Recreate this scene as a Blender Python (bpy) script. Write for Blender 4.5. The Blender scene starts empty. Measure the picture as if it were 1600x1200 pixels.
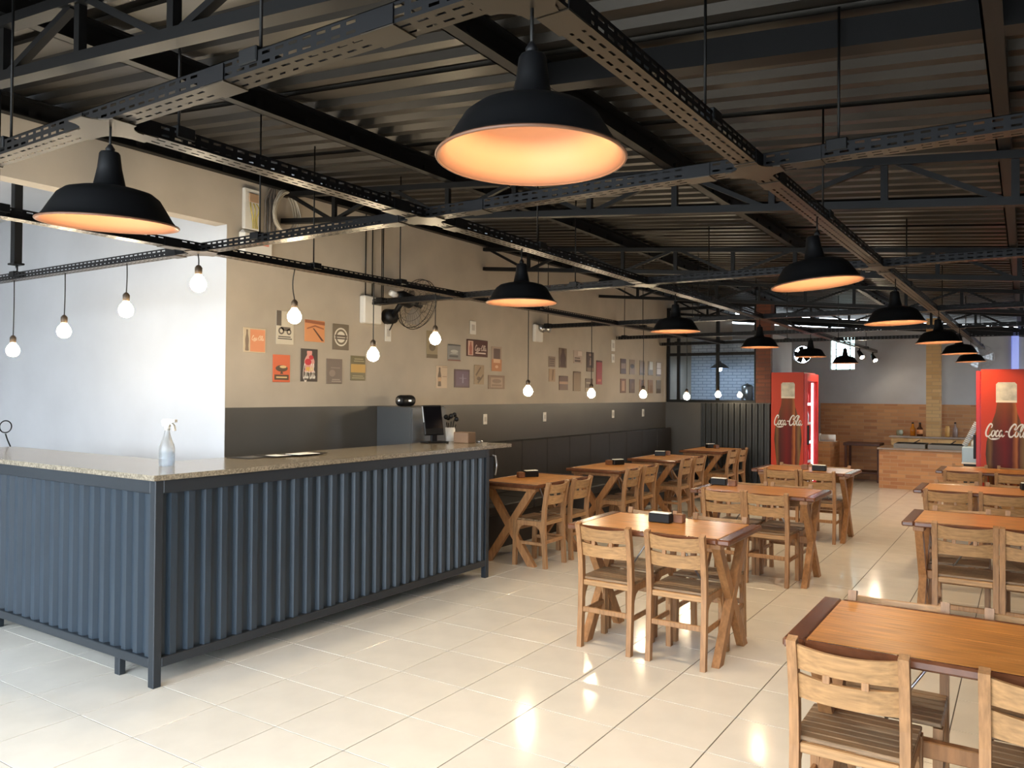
import bpy, bmesh, math, random
from mathutils import Vector, Matrix
random.seed(7)
S = bpy.context.scene
COL = S.collection
R = math.radians

# ------------------------------------------------------------------ camera
cam_d = bpy.data.cameras.new('camera'); cam = bpy.data.objects.new('camera', cam_d); COL.objects.link(cam)
cam_d.sensor_fit = 'HORIZONTAL'; cam_d.sensor_width = 36.0; cam_d.lens = 1228 / 1600 * 36; cam_d.clip_start = .03
_y, _p, _r = R(33.2), R(.68), R(.43)
_f = Vector((-math.sin(_y) * math.cos(_p), math.cos(_y) * math.cos(_p), math.sin(_p)))
_rt = Vector((math.cos(_y), math.sin(_y), 0)); _up = _rt.cross(_f)
_rt, _up = _rt * math.cos(_r) + _up * math.sin(_r), _up * math.cos(_r) - _rt * math.sin(_r)
M = Matrix((_rt, _up, -_f)).transposed().to_4x4(); M.translation = (0, 0, 1.62)
cam.matrix_world = M
S.camera = cam

# ------------------------------------------------------------------ world, exposure
w = bpy.data.worlds.new('overcast_sky'); S.world = w; w.use_nodes = True
bg = w.node_tree.nodes['Background']; bg.inputs[0].default_value = (.80, .90, 1.0, 1); bg.inputs[1].default_value = 11.5
S.view_settings.view_transform = 'Standard'; S.view_settings.look = 'None'
S.view_settings.exposure = 0.0; S.view_settings.gamma = 1.0; S.view_settings.use_curve_mapping = False
WARM = (1.0, .745, .46)
WARMB = (1.0, .80, .52)
PENDANT = 850.0      # strength of the lamp bulbs inside the black shades
GLOBE = 150.0         # strength of the bare globe bulbs

# ------------------------------------------------------------------ materials
def lin(c):
    return tuple((x / 12.92 if x <= .04045 else ((x + .055) / 1.055) ** 2.4) for x in [v / 255 for v in c])
MATS = {}
def mat(name, rgb, rough=.6, metal=0.0, var=0.0, scale=6.0, stretch=(1, 1, 1), bump=0.0, rnd=0.0, coat=0.0, spec=.5, dark=None):
    """principled with noise colour variation (var), per-object variation (rnd) and bump"""
    if name in MATS: return MATS[name]
    m = bpy.data.materials.new(name); m.use_nodes = True; MATS[name] = m
    nt = m.node_tree; b = nt.nodes['Principled BSDF']; L = nt.links.new
    c = lin(rgb) + (1,)
    b.inputs['Base Color'].default_value = c; b.inputs['Roughness'].default_value = rough; b.inputs['Metallic'].default_value = metal
    b.inputs['Coat Weight'].default_value = coat; b.inputs['Coat Roughness'].default_value = .15; b.inputs['Specular IOR Level'].default_value = spec
    if var or bump or rnd:
        tc = nt.nodes.new('ShaderNodeTexCoord'); mp = nt.nodes.new('ShaderNodeMapping'); nz = nt.nodes.new('ShaderNodeTexNoise')
        mp.inputs['Scale'].default_value = stretch; nz.inputs['Scale'].default_value = scale; nz.inputs['Detail'].default_value = 5
        L(tc.outputs['Object'], mp.inputs[0]); L(mp.outputs[0], nz.inputs[0])
        col = None
        if var:
            d = lin(dark) if dark else tuple(x * (1 - var) for x in c[:3])
            rp = nt.nodes.new('ShaderNodeValToRGB'); rp.color_ramp.elements[0].position = .32; rp.color_ramp.elements[1].position = .68
            rp.color_ramp.elements[0].color = tuple(d) + (1,)
            rp.color_ramp.elements[1].color = tuple(min(1, x * (1 + var * .35)) for x in c[:3]) + (1,)
            L(nz.outputs[0], rp.inputs[0]); col = rp.outputs[0]
        if rnd:
            oi = nt.nodes.new('ShaderNodeObjectInfo'); hs = nt.nodes.new('ShaderNodeHueSaturation'); mr = nt.nodes.new('ShaderNodeMapRange')
            mr.inputs[3].default_value = 1 - rnd; mr.inputs[4].default_value = 1 + rnd
            L(oi.outputs['Random'], mr.inputs[0]); L(mr.outputs[0], hs.inputs['Value'])
            if col: L(col, hs.inputs['Color'])
            else: hs.inputs['Color'].default_value = c
            col = hs.outputs[0]
        if col: L(col, b.inputs['Base Color'])
        if bump:
            bp = nt.nodes.new('ShaderNodeBump'); bp.inputs['Strength'].default_value = bump; bp.inputs['Distance'].default_value = .004
            L(nz.outputs[0], bp.inputs['Height']); L(bp.outputs[0], b.inputs['Normal'])
    return m
def emit(name, rgb, strength):
    if name in MATS: return MATS[name]
    m = bpy.data.materials.new(name); m.use_nodes = True; MATS[name] = m
    b = m.node_tree.nodes['Principled BSDF']; b.inputs['Base Color'].default_value = (.8, .8, .8, 1)
    b.inputs['Emission Color'].default_value = tuple(rgb) + (1,); b.inputs['Emission Strength'].default_value = strength
    return m
def flat(rgb, rough=.45):
    return mat('print_%d_%d_%d' % tuple(rgb), rgb, rough)
def glass(name, tint=(.9, .95, 1), gloss=.12):
    if name in MATS: return MATS[name]
    m = bpy.data.materials.new(name); m.use_nodes = True; MATS[name] = m
    nt = m.node_tree; nt.nodes.clear(); o = nt.nodes.new('ShaderNodeOutputMaterial'); mx = nt.nodes.new('ShaderNodeMixShader')
    t = nt.nodes.new('ShaderNodeBsdfTransparent'); g = nt.nodes.new('ShaderNodeBsdfGlossy')
    t.inputs[0].default_value = tuple(tint) + (1,); g.inputs['Roughness'].default_value = .03; mx.inputs[0].default_value = gloss
    nt.links.new(t.outputs[0], mx.inputs[1]); nt.links.new(g.outputs[0], mx.inputs[2]); nt.links.new(mx.outputs[0], o.inputs[0])
    return m
def brickmat(name, c1, c2, mortar, bw=.24, bh=.065, axes='xz'):
    if name in MATS: return MATS[name]
    m = bpy.data.materials.new(name); m.use_nodes = True; MATS[name] = m
    nt = m.node_tree; b = nt.nodes['Principled BSDF']; b.inputs['Roughness'].default_value = .7; L = nt.links.new
    tc = nt.nodes.new('ShaderNodeTexCoord'); sx = nt.nodes.new('ShaderNodeSeparateXYZ'); cx = nt.nodes.new('ShaderNodeCombineXYZ'); ad = nt.nodes.new('ShaderNodeMath')
    br = nt.nodes.new('ShaderNodeTexBrick'); L(tc.outputs['Object'], sx.inputs[0])
    L(sx.outputs[0], ad.inputs[0]); L(sx.outputs[1], ad.inputs[1]); L(ad.outputs[0], cx.inputs[0]); L(sx.outputs[2], cx.inputs[1]); L(cx.outputs[0], br.inputs[0])
    br.inputs['Scale'].default_value = 1; br.inputs['Brick Width'].default_value = bw; br.inputs['Row Height'].default_value = bh
    br.inputs['Mortar Size'].default_value = .006; br.inputs['Bias'].default_value = 0
    br.inputs['Color1'].default_value = lin(c1) + (1,); br.inputs['Color2'].default_value = lin(c2) + (1,); br.inputs['Mortar'].default_value = lin(mortar) + (1,)
    L(br.outputs[0], b.inputs['Base Color'])
    bp = nt.nodes.new('ShaderNodeBump'); bp.inputs['Strength'].default_value = .4; bp.inputs['Distance'].default_value = .006; bp.invert = True
    L(br.outputs[1], bp.inputs['Height']); L(bp.outputs[0], b.inputs['Normal'])
    return m

m_cream = mat('cream_plaster', (178, 167, 152), .85, var=.12, scale=2.2, bump=.12)
m_white = mat('white_plaster', (192, 194, 198), .8, var=.07, scale=1.6, bump=.08)
m_dado = mat('charcoal_wall_paint', (78, 75, 71), .42, var=.10, scale=2.5)
m_greywall = mat('grey_plaster', (190, 192, 194), .85, var=.10, scale=2)
m_tile = mat('cream_porcelain', (228, 224, 214), .13, var=.05, scale=5, rnd=.025, spec=.55)
m_grout = mat('tile_grout', (96, 90, 82), .95)
m_roof = mat('galvanised_roof_sheet', (46, 42, 37), .38, metal=.5, var=.35, scale=3, stretch=(.4, 3, 1))
m_steel = mat('black_painted_steel', (10, 10, 11), .5, var=.2, scale=9, spec=.3)
m_tray = mat('dark_galvanised_tray', (13, 13, 15), .45, metal=.2, spec=.3)
m_traybot = mat('lighter_galvanised_tray_base', (66, 58, 48), .38, metal=.6)  # tray base, lighter and browner than the sides
m_blue = mat('slate_blue_painted_sheet', (37, 50, 62), .42, var=.10, scale=4)
m_frame = mat('slate_painted_frame', (31, 38, 45), .45)
m_granite = mat('speckled_granite', (150, 139, 120), .16, var=.55, scale=95)
m_bench = mat('black_upholstery', (40, 37, 36), .6, var=.15, scale=12)
m_top = mat('varnished_orange_wood', (206, 142, 74), .3, var=.34, scale=5, stretch=(1.2, 14, 14), rnd=.07, coat=.08)
m_topdark = mat('dark_varnished_edging', (104, 64, 42), .25, var=.3, scale=5, stretch=(3, 3, 3), rnd=.05, coat=.1)
m_tleg = mat('brown_table_leg_wood', (164, 116, 72), .5, var=.3, scale=5, stretch=(9, 9, 1.5), rnd=.08)
m_cx = mat('weathered_chair_wood', (174, 134, 90), .5, var=.32, scale=6, stretch=(1.3, 14, 14), rnd=.09)
m_cz = mat('weathered_chair_post_wood', (162, 120, 80), .5, var=.32, scale=6, stretch=(14, 14, 1.3), rnd=.09)
m_seat = mat('greyed_seat_wood', (140, 113, 84), .5, var=.34, scale=6, stretch=(1.3, 16, 16), rnd=.12)
m_shade = mat('black_enamel_shade', (11, 12, 14), .5, spec=.25)
m_copper = mat('copper_shade_lining', (108, 74, 54), .4, metal=.0)
m_black = mat('black_plastic', (16, 16, 18), .5, spec=.3)
m_cord = mat('black_cord', (24, 23, 22), .6)
m_whitep = mat('white_plastic', (218, 214, 206), .45)
m_napkin = mat('paper_napkin', (240, 238, 232), .9)
m_chrome = mat('brushed_steel', (176, 178, 180), .28, metal=.95)
m_brass = mat('bulb_socket_brown', (70, 58, 46), .45, metal=.3)
m_brick = brickmat('brick_cladding', (204, 152, 104), (174, 120, 80), (186, 146, 108))
m_brickl = brickmat('pale_brick_cladding', (218, 182, 126), (196, 156, 102), (190, 158, 114))
m_brickd = brickmat('dark_brick_cladding', (116, 66, 46), (96, 54, 40), (84, 56, 46))
m_red = mat('red_fridge_paint', (188, 30, 24), .42)
m_redside = mat('orange_red_fridge_vinyl', (192, 60, 32), .45, spec=.25)
m_darkwood = mat('dark_shelf_wood', (84, 48, 34), .5, var=.3, scale=6)
m_globe = emit('globe_bulb_glow', WARMB, GLOBE)
m_lampbulb = emit('lamp_bulb_glow', WARM, PENDANT)

# ------------------------------------------------------------------ mesh helpers
class MB:
    def __init__(s): s.v = []; s.f = []; s.m = []; s.sm = []
    def add(s, vs, fs, mi=0, smooth=False):
        o = len(s.v); s.v += [tuple(v) for v in vs]; s.f += [tuple(i + o for i in f) for f in fs]
        s.m += [mi] * len(fs); s.sm += [smooth] * len(fs); return s
    def box(s, x0, x1, y0, y1, z0, z1, mi=0, c=0.0):
        if c <= 0:
            vs = [(x, y, z) for z in (z0, z1) for y in (y0, y1) for x in (x0, x1)]
            return s.add(vs, [(0, 2, 3, 1), (4, 5, 7, 6), (0, 1, 5, 4), (2, 6, 7, 3), (0, 4, 6, 2), (1, 3, 7, 5)], mi)
        c = min(c, (x1 - x0) * .45, (y1 - y0) * .45, (z1 - z0) * .45)
        X, Y, Z = (x0, x1), (y0, y1), (z0, z1); vs = []; idx = {}
        for i in (0, 1):
            for j in (0, 1):
                for k in (0, 1):
                    sx, sy, sz = 1 - 2 * i, 1 - 2 * j, 1 - 2 * k
                    for a, d in enumerate(((0, c, c), (c, 0, c), (c, c, 0))):
                        idx[i, j, k, a] = len(vs); vs.append((X[i] + sx * d[0], Y[j] + sy * d[1], Z[k] + sz * d[2]))
        fs = []
        for i in (0, 1): fs.append([idx[i, j, k, 0] for j, k in ((0, 0), (0, 1), (1, 1), (1, 0))][::(1 if i == 0 else -1)])
        for j in (0, 1): fs.append([idx[i, j, k, 1] for i, k in ((0, 0), (1, 0), (1, 1), (0, 1))][::(1 if j == 0 else -1)])
        for k in (0, 1): fs.append([idx[i, j, k, 2] for i, j in ((0, 0), (0, 1), (1, 1), (1, 0))][::(1 if k == 0 else -1)])
        for a, b_, ax in ((0, 1, 2), (1, 2, 0), (0, 2, 1)):
            for p in (0, 1):
                for q in (0, 1):
                    if ax == 2: e = [(p, q, 0), (p, q, 1)]
                    elif ax == 0: e = [(0, p, q), (1, p, q)]
                    else: e = [(p, 0, q), (p, 1, q)]
                    fs.append([idx[e[0] + (a,)], idx[e[1] + (a,)], idx[e[1] + (b_,)], idx[e[0] + (b_,)]])
        for i in (0, 1):
            for j in (0, 1):
                for k in (0, 1): fs.append([idx[i, j, k, a] for a in (0, 1, 2)])
        return s.add(vs, fs, mi)
    def prism(s, pts, axis, a0, a1, mi=0):
        """polygon pts in the two other axes (cyclic order), extruded along axis"""
        n = len(pts); vs = []
        for a in (a0, a1):
            for (p, q) in pts:
                vs.append({'x': (a, p, q), 'y': (p, a, q), 'z': (p, q, a)}[axis])
        fs = [tuple(range(n))[::-1], tuple(range(n, 2 * n))] + [(i, (i + 1) % n, n + (i + 1) % n, n + i) for i in range(n)]
        return s.add(vs, fs, mi)
    def strap(s, pts, wd, axis, a0, a1, mi=0):
        """bent bar: centreline pts in the plane across axis"""
        l, r = [], []
        for i, p in enumerate(pts):
            a = Vector(pts[max(i - 1, 0)]); b = Vector(pts[min(i + 1, len(pts) - 1)]); d = (b - a).normalized(); n = Vector((-d.y, d.x)) * wd / 2
            l.append((p[0] + n.x, p[1] + n.y)); r.append((p[0] - n.x, p[1] - n.y))
        k = len(pts)
        for i in range(k - 1):
            s.prism([l[i], l[i + 1], r[i + 1], r[i]], axis, a0, a1, mi)
        return s
    def bar(s, p, q, wd, ht, up=(0, 0, 1), mi=0):
        p, q = Vector(p), Vector(q); d = (q - p).normalized(); a = d.cross(Vector(up))
        if a.length < 1e-4: a = d.cross(Vector((0, 1, 0)))
        a.normalize(); b = a.cross(d); vs = []
        for o in (p, q):
            for i, j in ((-1, -1), (1, -1), (1, 1), (-1, 1)): vs.append(o + a * i * wd / 2 + b * j * ht / 2)
        return s.add(vs, [(3, 2, 1, 0), (4, 5, 6, 7), (0, 1, 5, 4), (1, 2, 6, 5), (2, 3, 7, 6), (3, 0, 4, 7)], mi)
    def tube(s, pts, r, n=8, mi=0, closed=False, smooth=True):
        pts = [Vector(p) for p in pts]; k = len(pts); ref = None; rings = []
        for i, p in enumerate(pts):
            if closed: d = pts[(i + 1) % k] - pts[i - 1]
            else: d = pts[min(i + 1, k - 1)] - pts[max(i - 1, 0)]
            d.normalize()
            if ref is None: ref = Vector((0, 0, 1)) if abs(d.z) < .9 else Vector((1, 0, 0))
            a = d.cross(ref).normalized(); b = a.cross(d).normalized(); ref = b
            rr = r[i] if isinstance(r, (list, tuple)) else r
            rings.append([p + a * math.cos(2 * math.pi * j / n) * rr + b * math.sin(2 * math.pi * j / n) * rr for j in range(n)])
        vs = [v for g in rings for v in g]; fs = []
        for i in range(k if closed else k - 1):
            i2 = (i + 1) % k
            for j in range(n): fs.append((i * n + j, i * n + (j + 1) % n, i2 * n + (j + 1) % n, i2 * n + j))
        if not closed: fs += [tuple(range(n)), tuple(range((k - 1) * n, k * n))[::-1]]
        return s.add(vs, fs, mi, smooth)
    def lathe(s, prof, n=32, c=(0, 0), mi=0, smooth=True):
        """(r,z) profile turned about the vertical through c"""
        vs = []; k = len(prof)
        for r, z in prof:
            for j in range(n): vs.append((c[0] + r * math.cos(2 * math.pi * j / n), c[1] + r * math.sin(2 * math.pi * j / n), z))
        fs = [(i * n + j, i * n + (j + 1) % n, (i + 1) * n + (j + 1) % n, (i + 1) * n + j) for i in range(k - 1) for j in range(n)]
        if prof[0][0] > 1e-5: fs.append(tuple(range(n))[::-1])
        if prof[-1][0] > 1e-5: fs.append(tuple(range((k - 1) * n, k * n)))
        return s.add(vs, fs, mi, smooth)
    def shell(s, prof, n=32, mi=0):
        """open lathe without caps"""
        vs = []; k = len(prof)
        for r, z in prof:
            for j in range(n): vs.append((r * math.cos(2 * math.pi * j / n), r * math.sin(2 * math.pi * j / n), z))
        return s.add(vs, [(i * n + j, i * n + (j + 1) % n, (i + 1) * n + (j + 1) % n, (i + 1) * n + j) for i in range(k - 1) for j in range(n)], mi, True)
    def ball(s, c, r, n=16, k=10, mi=0, sq=1.0):
        pr = [(max(r * math.sin(math.pi * i / k), 1e-6), c[2] - r * sq * math.cos(math.pi * i / k)) for i in range(k + 1)]
        return s.lathe(pr, n, (c[0], c[1]), mi)
    def mesh(s, name, mats, fix=True):
        me = bpy.data.meshes.new(name); me.from_pydata(s.v, [], s.f)
        for m in (mats if isinstance(mats, (list, tuple)) else [mats]): me.materials.append(m)
        me.polygons.foreach_set('material_index', s.m); me.polygons.foreach_set('use_smooth', s.sm); me.update()
        if fix:
            bm = bmesh.new(); bm.from_mesh(me); bmesh.ops.recalc_face_normals(bm, faces=bm.faces); bm.to_mesh(me); bm.free()
        return me
    def build(s, name, mats, parent=None, fix=True):
        return obj(name, s.mesh(name, mats, fix), parent)
def obj(name, me, parent=None, loc=None, rz=0):
    o = bpy.data.objects.new(name, me); COL.objects.link(o)
    if loc is not None: o.location = loc
    if rz: o.rotation_euler = (0, 0, rz)
    if parent is not None: o.parent = parent
    return o
def tag(o, label, cat, group=None):
    o['label'] = label; o['category'] = cat
    if group: o['group'] = group
    return o
def thing(name, label, cat, loc=(0, 0, 0), rz=0, group=None):
    return tag(obj(name, None, None, loc, rz), label, cat, group)
def struct(o): o['kind'] = 'structure'; return o
def dup(root, loc, rz, label, group=None, skip=()):
    r = root.copy(); COL.objects.link(r); r.location = loc; r.rotation_euler = (0, 0, rz); r['label'] = label
    if group: r['group'] = group
    for ch in root.children:
        if ch.name.split('.')[0] in skip: continue
        c = ch.copy(); COL.objects.link(c); c.parent = r
        for g in ch.children:
            d = g.copy(); COL.objects.link(d); d.parent = c
    return r
def B(name, m, parent, *bx, c=0.004):
    mb = MB()
    for q in bx: mb.box(*q, c=c)
    return mb.build(name, m, parent)

# ------------------------------------------------------------------ layout
XW = -5.25            # face of the picture wall
Y0 = 3.92             # where the picture wall starts (edge of the opening)
YK = 12.9             # kitchen partition
YB = 16.6             # back wall
XR = 3.4              # right wall
YF = -1.2              # front edge of the roof, open to the street before it
SL = .0955            # roof fall towards +x
def zb(x): return 2.532 - SL * x      # truss bottom chord underside
def zt(x): return 2.795 - SL * x      # truss top chord top
def zr(x): return 2.935 - SL * x      # roof sheet
TRAY = 2.45
ORD = ['first', 'second', 'third', 'fourth', 'fifth', 'sixth', 'seventh', 'eighth', 'ninth', 'tenth', 'eleventh', 'twelfth']

# ------------------------------------------------------------------ floor with tiles
fl = struct(MB().box(-9.2, XR + .2, -7, YB + .2, -.12, -.003).build('floor', m_grout)); fl['label'] = 'cream porcelain tile floor with fine grout lines'
P = .4545
tm = MB().box(-P / 2 + .0028, P / 2 - .0028, -P / 2 + .0028, P / 2 - .0028, -.008, 0, c=.0005).mesh('floor_tile', m_tile)
tiles = []
for i in range(-17, 11):
    for j in range(-18, 36):
        x = -1.675 + P * (i + .5); y = 3.487 + P * (j + .5)
        if x < -9.1 or x > XR or y > YB or y < -4: continue
        d = Vector((x, y, -1.62)); z = d.dot(_f)
        vis = False
        if z > .5:
            u = 800 + 1228 * d.dot(_rt) / z; v = 600 - 1228 * d.dot(_up) / z
            vis = -60 < u < 1660 and v < 1280 and not (x < -4.6) and not (x < -4.0 and y < 5.6)
        tiles.append((0 if vis else 1, z if z > 0 else 99, x, y))
tiles.sort()
rest = MB()
for k, (_, _, x, y) in enumerate(tiles):
    if k < 296: obj('tile', tm, fl, (x, y, 0))
    else: rest.box(x - P / 2 + .0028, x + P / 2 - .0028, y - P / 2 + .0028, y + P / 2 - .0028, -.008, 0)
ro = rest.build('tile_field', m_tile, fl, fix=False); ro['kind'] = 'stuff'

# ------------------------------------------------------------------ walls
wl = struct(MB().box(XW - .14, XW, Y0, YB, 0, 3.34).box(XW - .14, XW, .8, Y0, 2.93, 3.34).box(XW - .14, XW, -3.2, .8, 0, 3.34).build('wall_left', m_cream))  # stretch nearest the street is unseen, added to block sky from the recess
wl['label'] = 'cream plaster wall of hanging signs with charcoal painted lower half'
MB().box(XW, XW + .004, Y0 + .001, YK, 0, 1.49).build('painted_dado', m_dado, wl)
struct(MB().box(-9.2, XW - .14, Y0, Y0 + .14, 0, 3.5).box(XW - .14, XW - .001, Y0 - .001, Y0, 0, 2.93).build('wall_recess', m_white))['label'] = 'white daylit wall behind the bar opening'
struct(MB().box(-9.2, XW - .14, -3.2, Y0, 3.36, 3.46).build('trim_1', m_white))['label'] = 'white slab above the side opening'  # drawn forward towards the street to dim the white recess wall
struct(MB().box(-9.34, -9.2, -3.2, Y0 + .14, 0, 3.46).build('wall_recess_added', m_white))['label'] = 'unseen white side wall added to dim the side opening'  # out of view, closes the recess to keep its daylight low
struct(MB().box(XR, XR + .14, YF, 13.6, 0, 3.0).box(XR, XR + .14, 16.0, YB, 0, 3.0).box(XR, XR + .14, 13.6, 16.0, 2.3, 3.0).build('wall_right', m_cream))  # unseen opening near the back, added to let daylight onto the back wall
struct(MB().box(-70, 70, -60, 80, -.3, -.13).build('floor_street', mat('street_asphalt', (110, 108, 104), .9, var=.2, scale=3)))['label'] = 'grey street ground added around the building'  # unseen ground, added to stop sky light from below reaching the ceiling
struct(MB().box(.9, XR + .14, -1.35, -1.21, 0, 3.0).build('wall_front_added', m_cream))['label'] = 'unseen cream front wall added to hold back street daylight'  # out of view, added to keep street daylight off the right side
# back wall with a window, a round extractor hole and a daylight gap under the roof
WX0, WX1, WZ0, WZ1 = -3.28, -2.81, 2.13, 2.80
FX, FZ, FR = -3.82, 2.455, .185
def backwall():
    mb = MB(); y0, y1 = YB, YB + .14
    def b(x0, x1, z0, z1): mb.box(x0, x1, y0, y1, z0, z1)
    zc = 2.0
    b(XW, XR, 0, zc)
    hx0, hx1, hz0, hz1 = FX - .25, FX + .25, FZ - .25, FZ + .25
    def col(x0, x1, za):                 # column up to the sloping top
        n = max(1, int((x1 - x0) / .3)); st = (x1 - x0) / n
        for i in range(n):
            a, c = x0 + i * st, x0 + (i + 1) * st
            ta, tc = 2.70 - .085 * a, 2.70 - .085 * c
            vs = [(a, y0, za), (c, y0, za), (c, y0, tc), (a, y0, ta), (a, y1, za), (c, y1, za), (c, y1, tc), (a, y1, ta)]
            mb.add(vs, [(0, 1, 2, 3), (7, 6, 5, 4), (3, 2, 6, 7)] + ([(0, 3, 7, 4)] if i == 0 else []) + ([(1, 5, 6, 2)] if i == n - 1 else []))
    col(XW, hx0, zc); b(hx0, hx1, zc, hz0); col(hx0, hx1, hz1); col(hx1, WX0, zc)
    b(WX0, WX1, zc, WZ0); col(WX0, WX1, WZ1); col(WX1, XR, zc)
    n = 32                                # square with round hole
    sq = []; ci = []
    for j in range(n):
        t = 2 * math.pi * j / n; cx, cz = math.cos(t), math.sin(t); k = .25 / max(abs(cx), abs(cz))
        sq.append((FX + cx * k, FZ + cz * k)); ci.append((FX + cx * FR, FZ + cz * FR))
    vs = [(p[0], y0, p[1]) for p in sq] + [(p[0], y0, p[1]) for p in ci] + [(p[0], y1, p[1]) for p in ci]
    mb.add(vs, [(j, (j + 1) % n, n + (j + 1) % n, n + j) for j in range(n)] + [(n + j, n + (j + 1) % n, 2 * n + (j + 1) % n, 2 * n + j) for j in range(n)])
    return mb
wb = struct(backwall().build('wall_back', m_greywall)); wb['label'] = 'grey plaster back wall above a brick clad dado'
MB().box(-3.45, XR, YB - .03, YB, 0, 1.47).build('brick_dado', m_brick, wb)
# beam closing the wall head above the daylight gap
mb = MB(); mb.bar((XW, YB + .05, zr(XW) - .17), (XR, YB + .05, zr(XR) - .17), .1, .16); mb.build('head_beam', m_steel, wb)
mb = MB()
for x in (-4.6, -3.3, -2.0, -.62, .8, 2.2): mb.box(x - .03, x + .03, YB + .03, YB + .09, 2.62 - .085 * x, zr(x) - .1)
mb.build('gap_post', m_steel, wb)
# window of the back wall
wn = struct(thing('window_1', 'small barred daylight window high on the back wall', 'window', (0, 0, 0))); del wn['category']
f = MB(); t = .018
for a in ((WX0, WX0 + t, WZ0, WZ1), (WX1 - t, WX1, WZ0, WZ1), (WX0, WX1, WZ0, WZ0 + t), (WX0, WX1, WZ1 - t, WZ1)): f.box(a[0], a[1], YB + .03, YB + .07, a[2], a[3])
f.build('window_frame', m_whitep, wn)
for i in range(4):
    z = WZ0 + .14 + i * .135
    MB().bar((WX0 + .09, YB + .02, z), (WX1 - .05, YB - .02, z + .012), .018, .014).build('bar', m_steel, wn)
MB().bar((WX0 + .11, YB + .03, WZ0), (WX0 + .11, YB + .03, WZ1 - .12), .016, .016).build('bar', m_steel, wn)
MB().bar((WX1 - .10, YB + .03, WZ0), (WX1 - .10, YB + .03, WZ1 - .05), .016, .016).build('bar', m_steel, wn)
MB().box(WX0, WX1, YB + .048, YB + .052, WZ0, WZ1).build('pane', glass('clear_pane', (.9, 1, .96), .05), wn)
# blue side strip on the back wall, its emission standing in for daylight
sb = tag(MB().box(-.22, -.11, YB - .05, YB - .02, 1.9, 2.82, c=.01).build('curtain_strip', emit('blue_strip_daylight_glow', (.10, .20, .75), .8)), 'glowing blue translucent strip high above the right fridge', 'translucent strip')
# extractor fan
ef = thing('extractor_fan', 'round extractor fan in the back wall, daylight showing past its dark blades', 'fan', (FX, YB + .05, FZ))
mb = MB(); mb.tube([(FR * math.cos(t), 0, FR * math.sin(t)) for t in [2 * math.pi * i / 28 for i in range(28)]], .014, 6, closed=True); mb.build('ring', m_steel, ef)
mb = MB(); mb.tube([(0, -.05, 0), (0, .05, 0)], .045, 14); mb.build('hub', m_black, ef)
for k in range(5):
    a = 2 * math.pi * k / 5 + .5; mb = MB(); u = Vector((math.cos(a), 0, math.sin(a))); v = Vector((-math.sin(a), 0, math.cos(a)))
    vs = []
    for s_ in (-.003, .003):
        for r_, wd in ((.03, .025), (.1, .045), (.165, .05)):
            for q in (-1, 1): vs.append(u * r_ + v * wd * q + Vector((0, s_ + .018 * q, 0)))
    mb.add(vs, [(0, 1, 3, 2), (2, 3, 5, 4), (6, 8, 9, 7), (8, 10, 11, 9), (4, 5, 11, 10), (0, 2, 8, 6), (2, 4, 10, 8), (1, 7, 9, 3), (3, 9, 11, 5)]); mb.build('blade', m_black, ef)

# ------------------------------------------------------------------ roof of corrugated sheets
ce = struct(MB().box(-5.5, 3.6, YF, YB + .2, 0, .01).build('ceiling', mat('roof_membrane', (40, 38, 36), .9)))
ce['label'] = 'dark corrugated metal roof falling to one side'
me = ce.data
for v in me.vertices: v.co.z += zr(v.co.x) + .06
PR = .175
def trap(p, n, d, up=1):
    """trapezoid profile: list of (u, h)"""
    o = []
    for i in range(n):
        b_ = i * p; o += [(b_, 0), (b_ + .36 * p, 0), (b_ + .5 * p, d * up), (b_ + .86 * p, d * up)]
    o.append((n * p, 0)); return o
pr = trap(PR, 6, .032)
mb = MB(); xs = (-5.45, 3.55)
vs = []
for u, h in pr:
    for x in xs: vs.append((x, u, zr(x) + h))
nn = len(pr); fs = [(2 * i, 2 * i + 1, 2 * i + 3, 2 * i + 2) for i in range(nn - 1)]
mb.add(vs, fs); lip = [(x, -.012, zr(x) - .006 + dz) for x in xs for dz in (0, .006)]
mb.add([(xs[0], -.05, zr(xs[0]) - .004), (xs[1], -.05, zr(xs[1]) - .004), (xs[1], .004, zr(xs[1]) - .004), (xs[0], .004, zr(xs[0]) - .004)], [(0, 1, 2, 3)])
sheet_me = mb.mesh('roof_sheet', m_roof, fix=False)
y = YF
while y < YB + .1:
    obj('roof_sheet', sheet_me, ce, (0, y, 0)); y += PR * 6
# purlins
PX = (-5.16, -3.46, -1.79, -.09, 1.6, 3.2)
PN = ['steel purlin running along the top of the sign wall', 'steel purlin over the bar counter', 'steel purlin over the middle table row', 'steel purlin over the aisle by the fridges', 'steel purlin over the outer table row', 'steel purlin along the outer wall']
for x, n_ in zip(PX, PN):
    t = thing('roof_purlin', n_, 'purlin', (x, 0, 0), group='roof purlins')
    z = zt(x) + .005
    B('web', m_steel, t, (-.03, -.022, YF, YB - .01, z, z + .12), c=0); B('flange', m_steel, t, (-.03, .03, YF, YB - .01, z, z + .008), c=0)
    B('flange', m_steel, t, (-.03, .03, YF, YB - .01, z + .112, z + .12), c=0)
    mb = MB(); yy = YF + .1
    while yy < YB - .3: mb.box(.0, .016, yy, yy + .04, z + .008, z + .05); yy += PR * 2
    mb.build('clips', m_steel, t)['kind'] = 'stuff'
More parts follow.
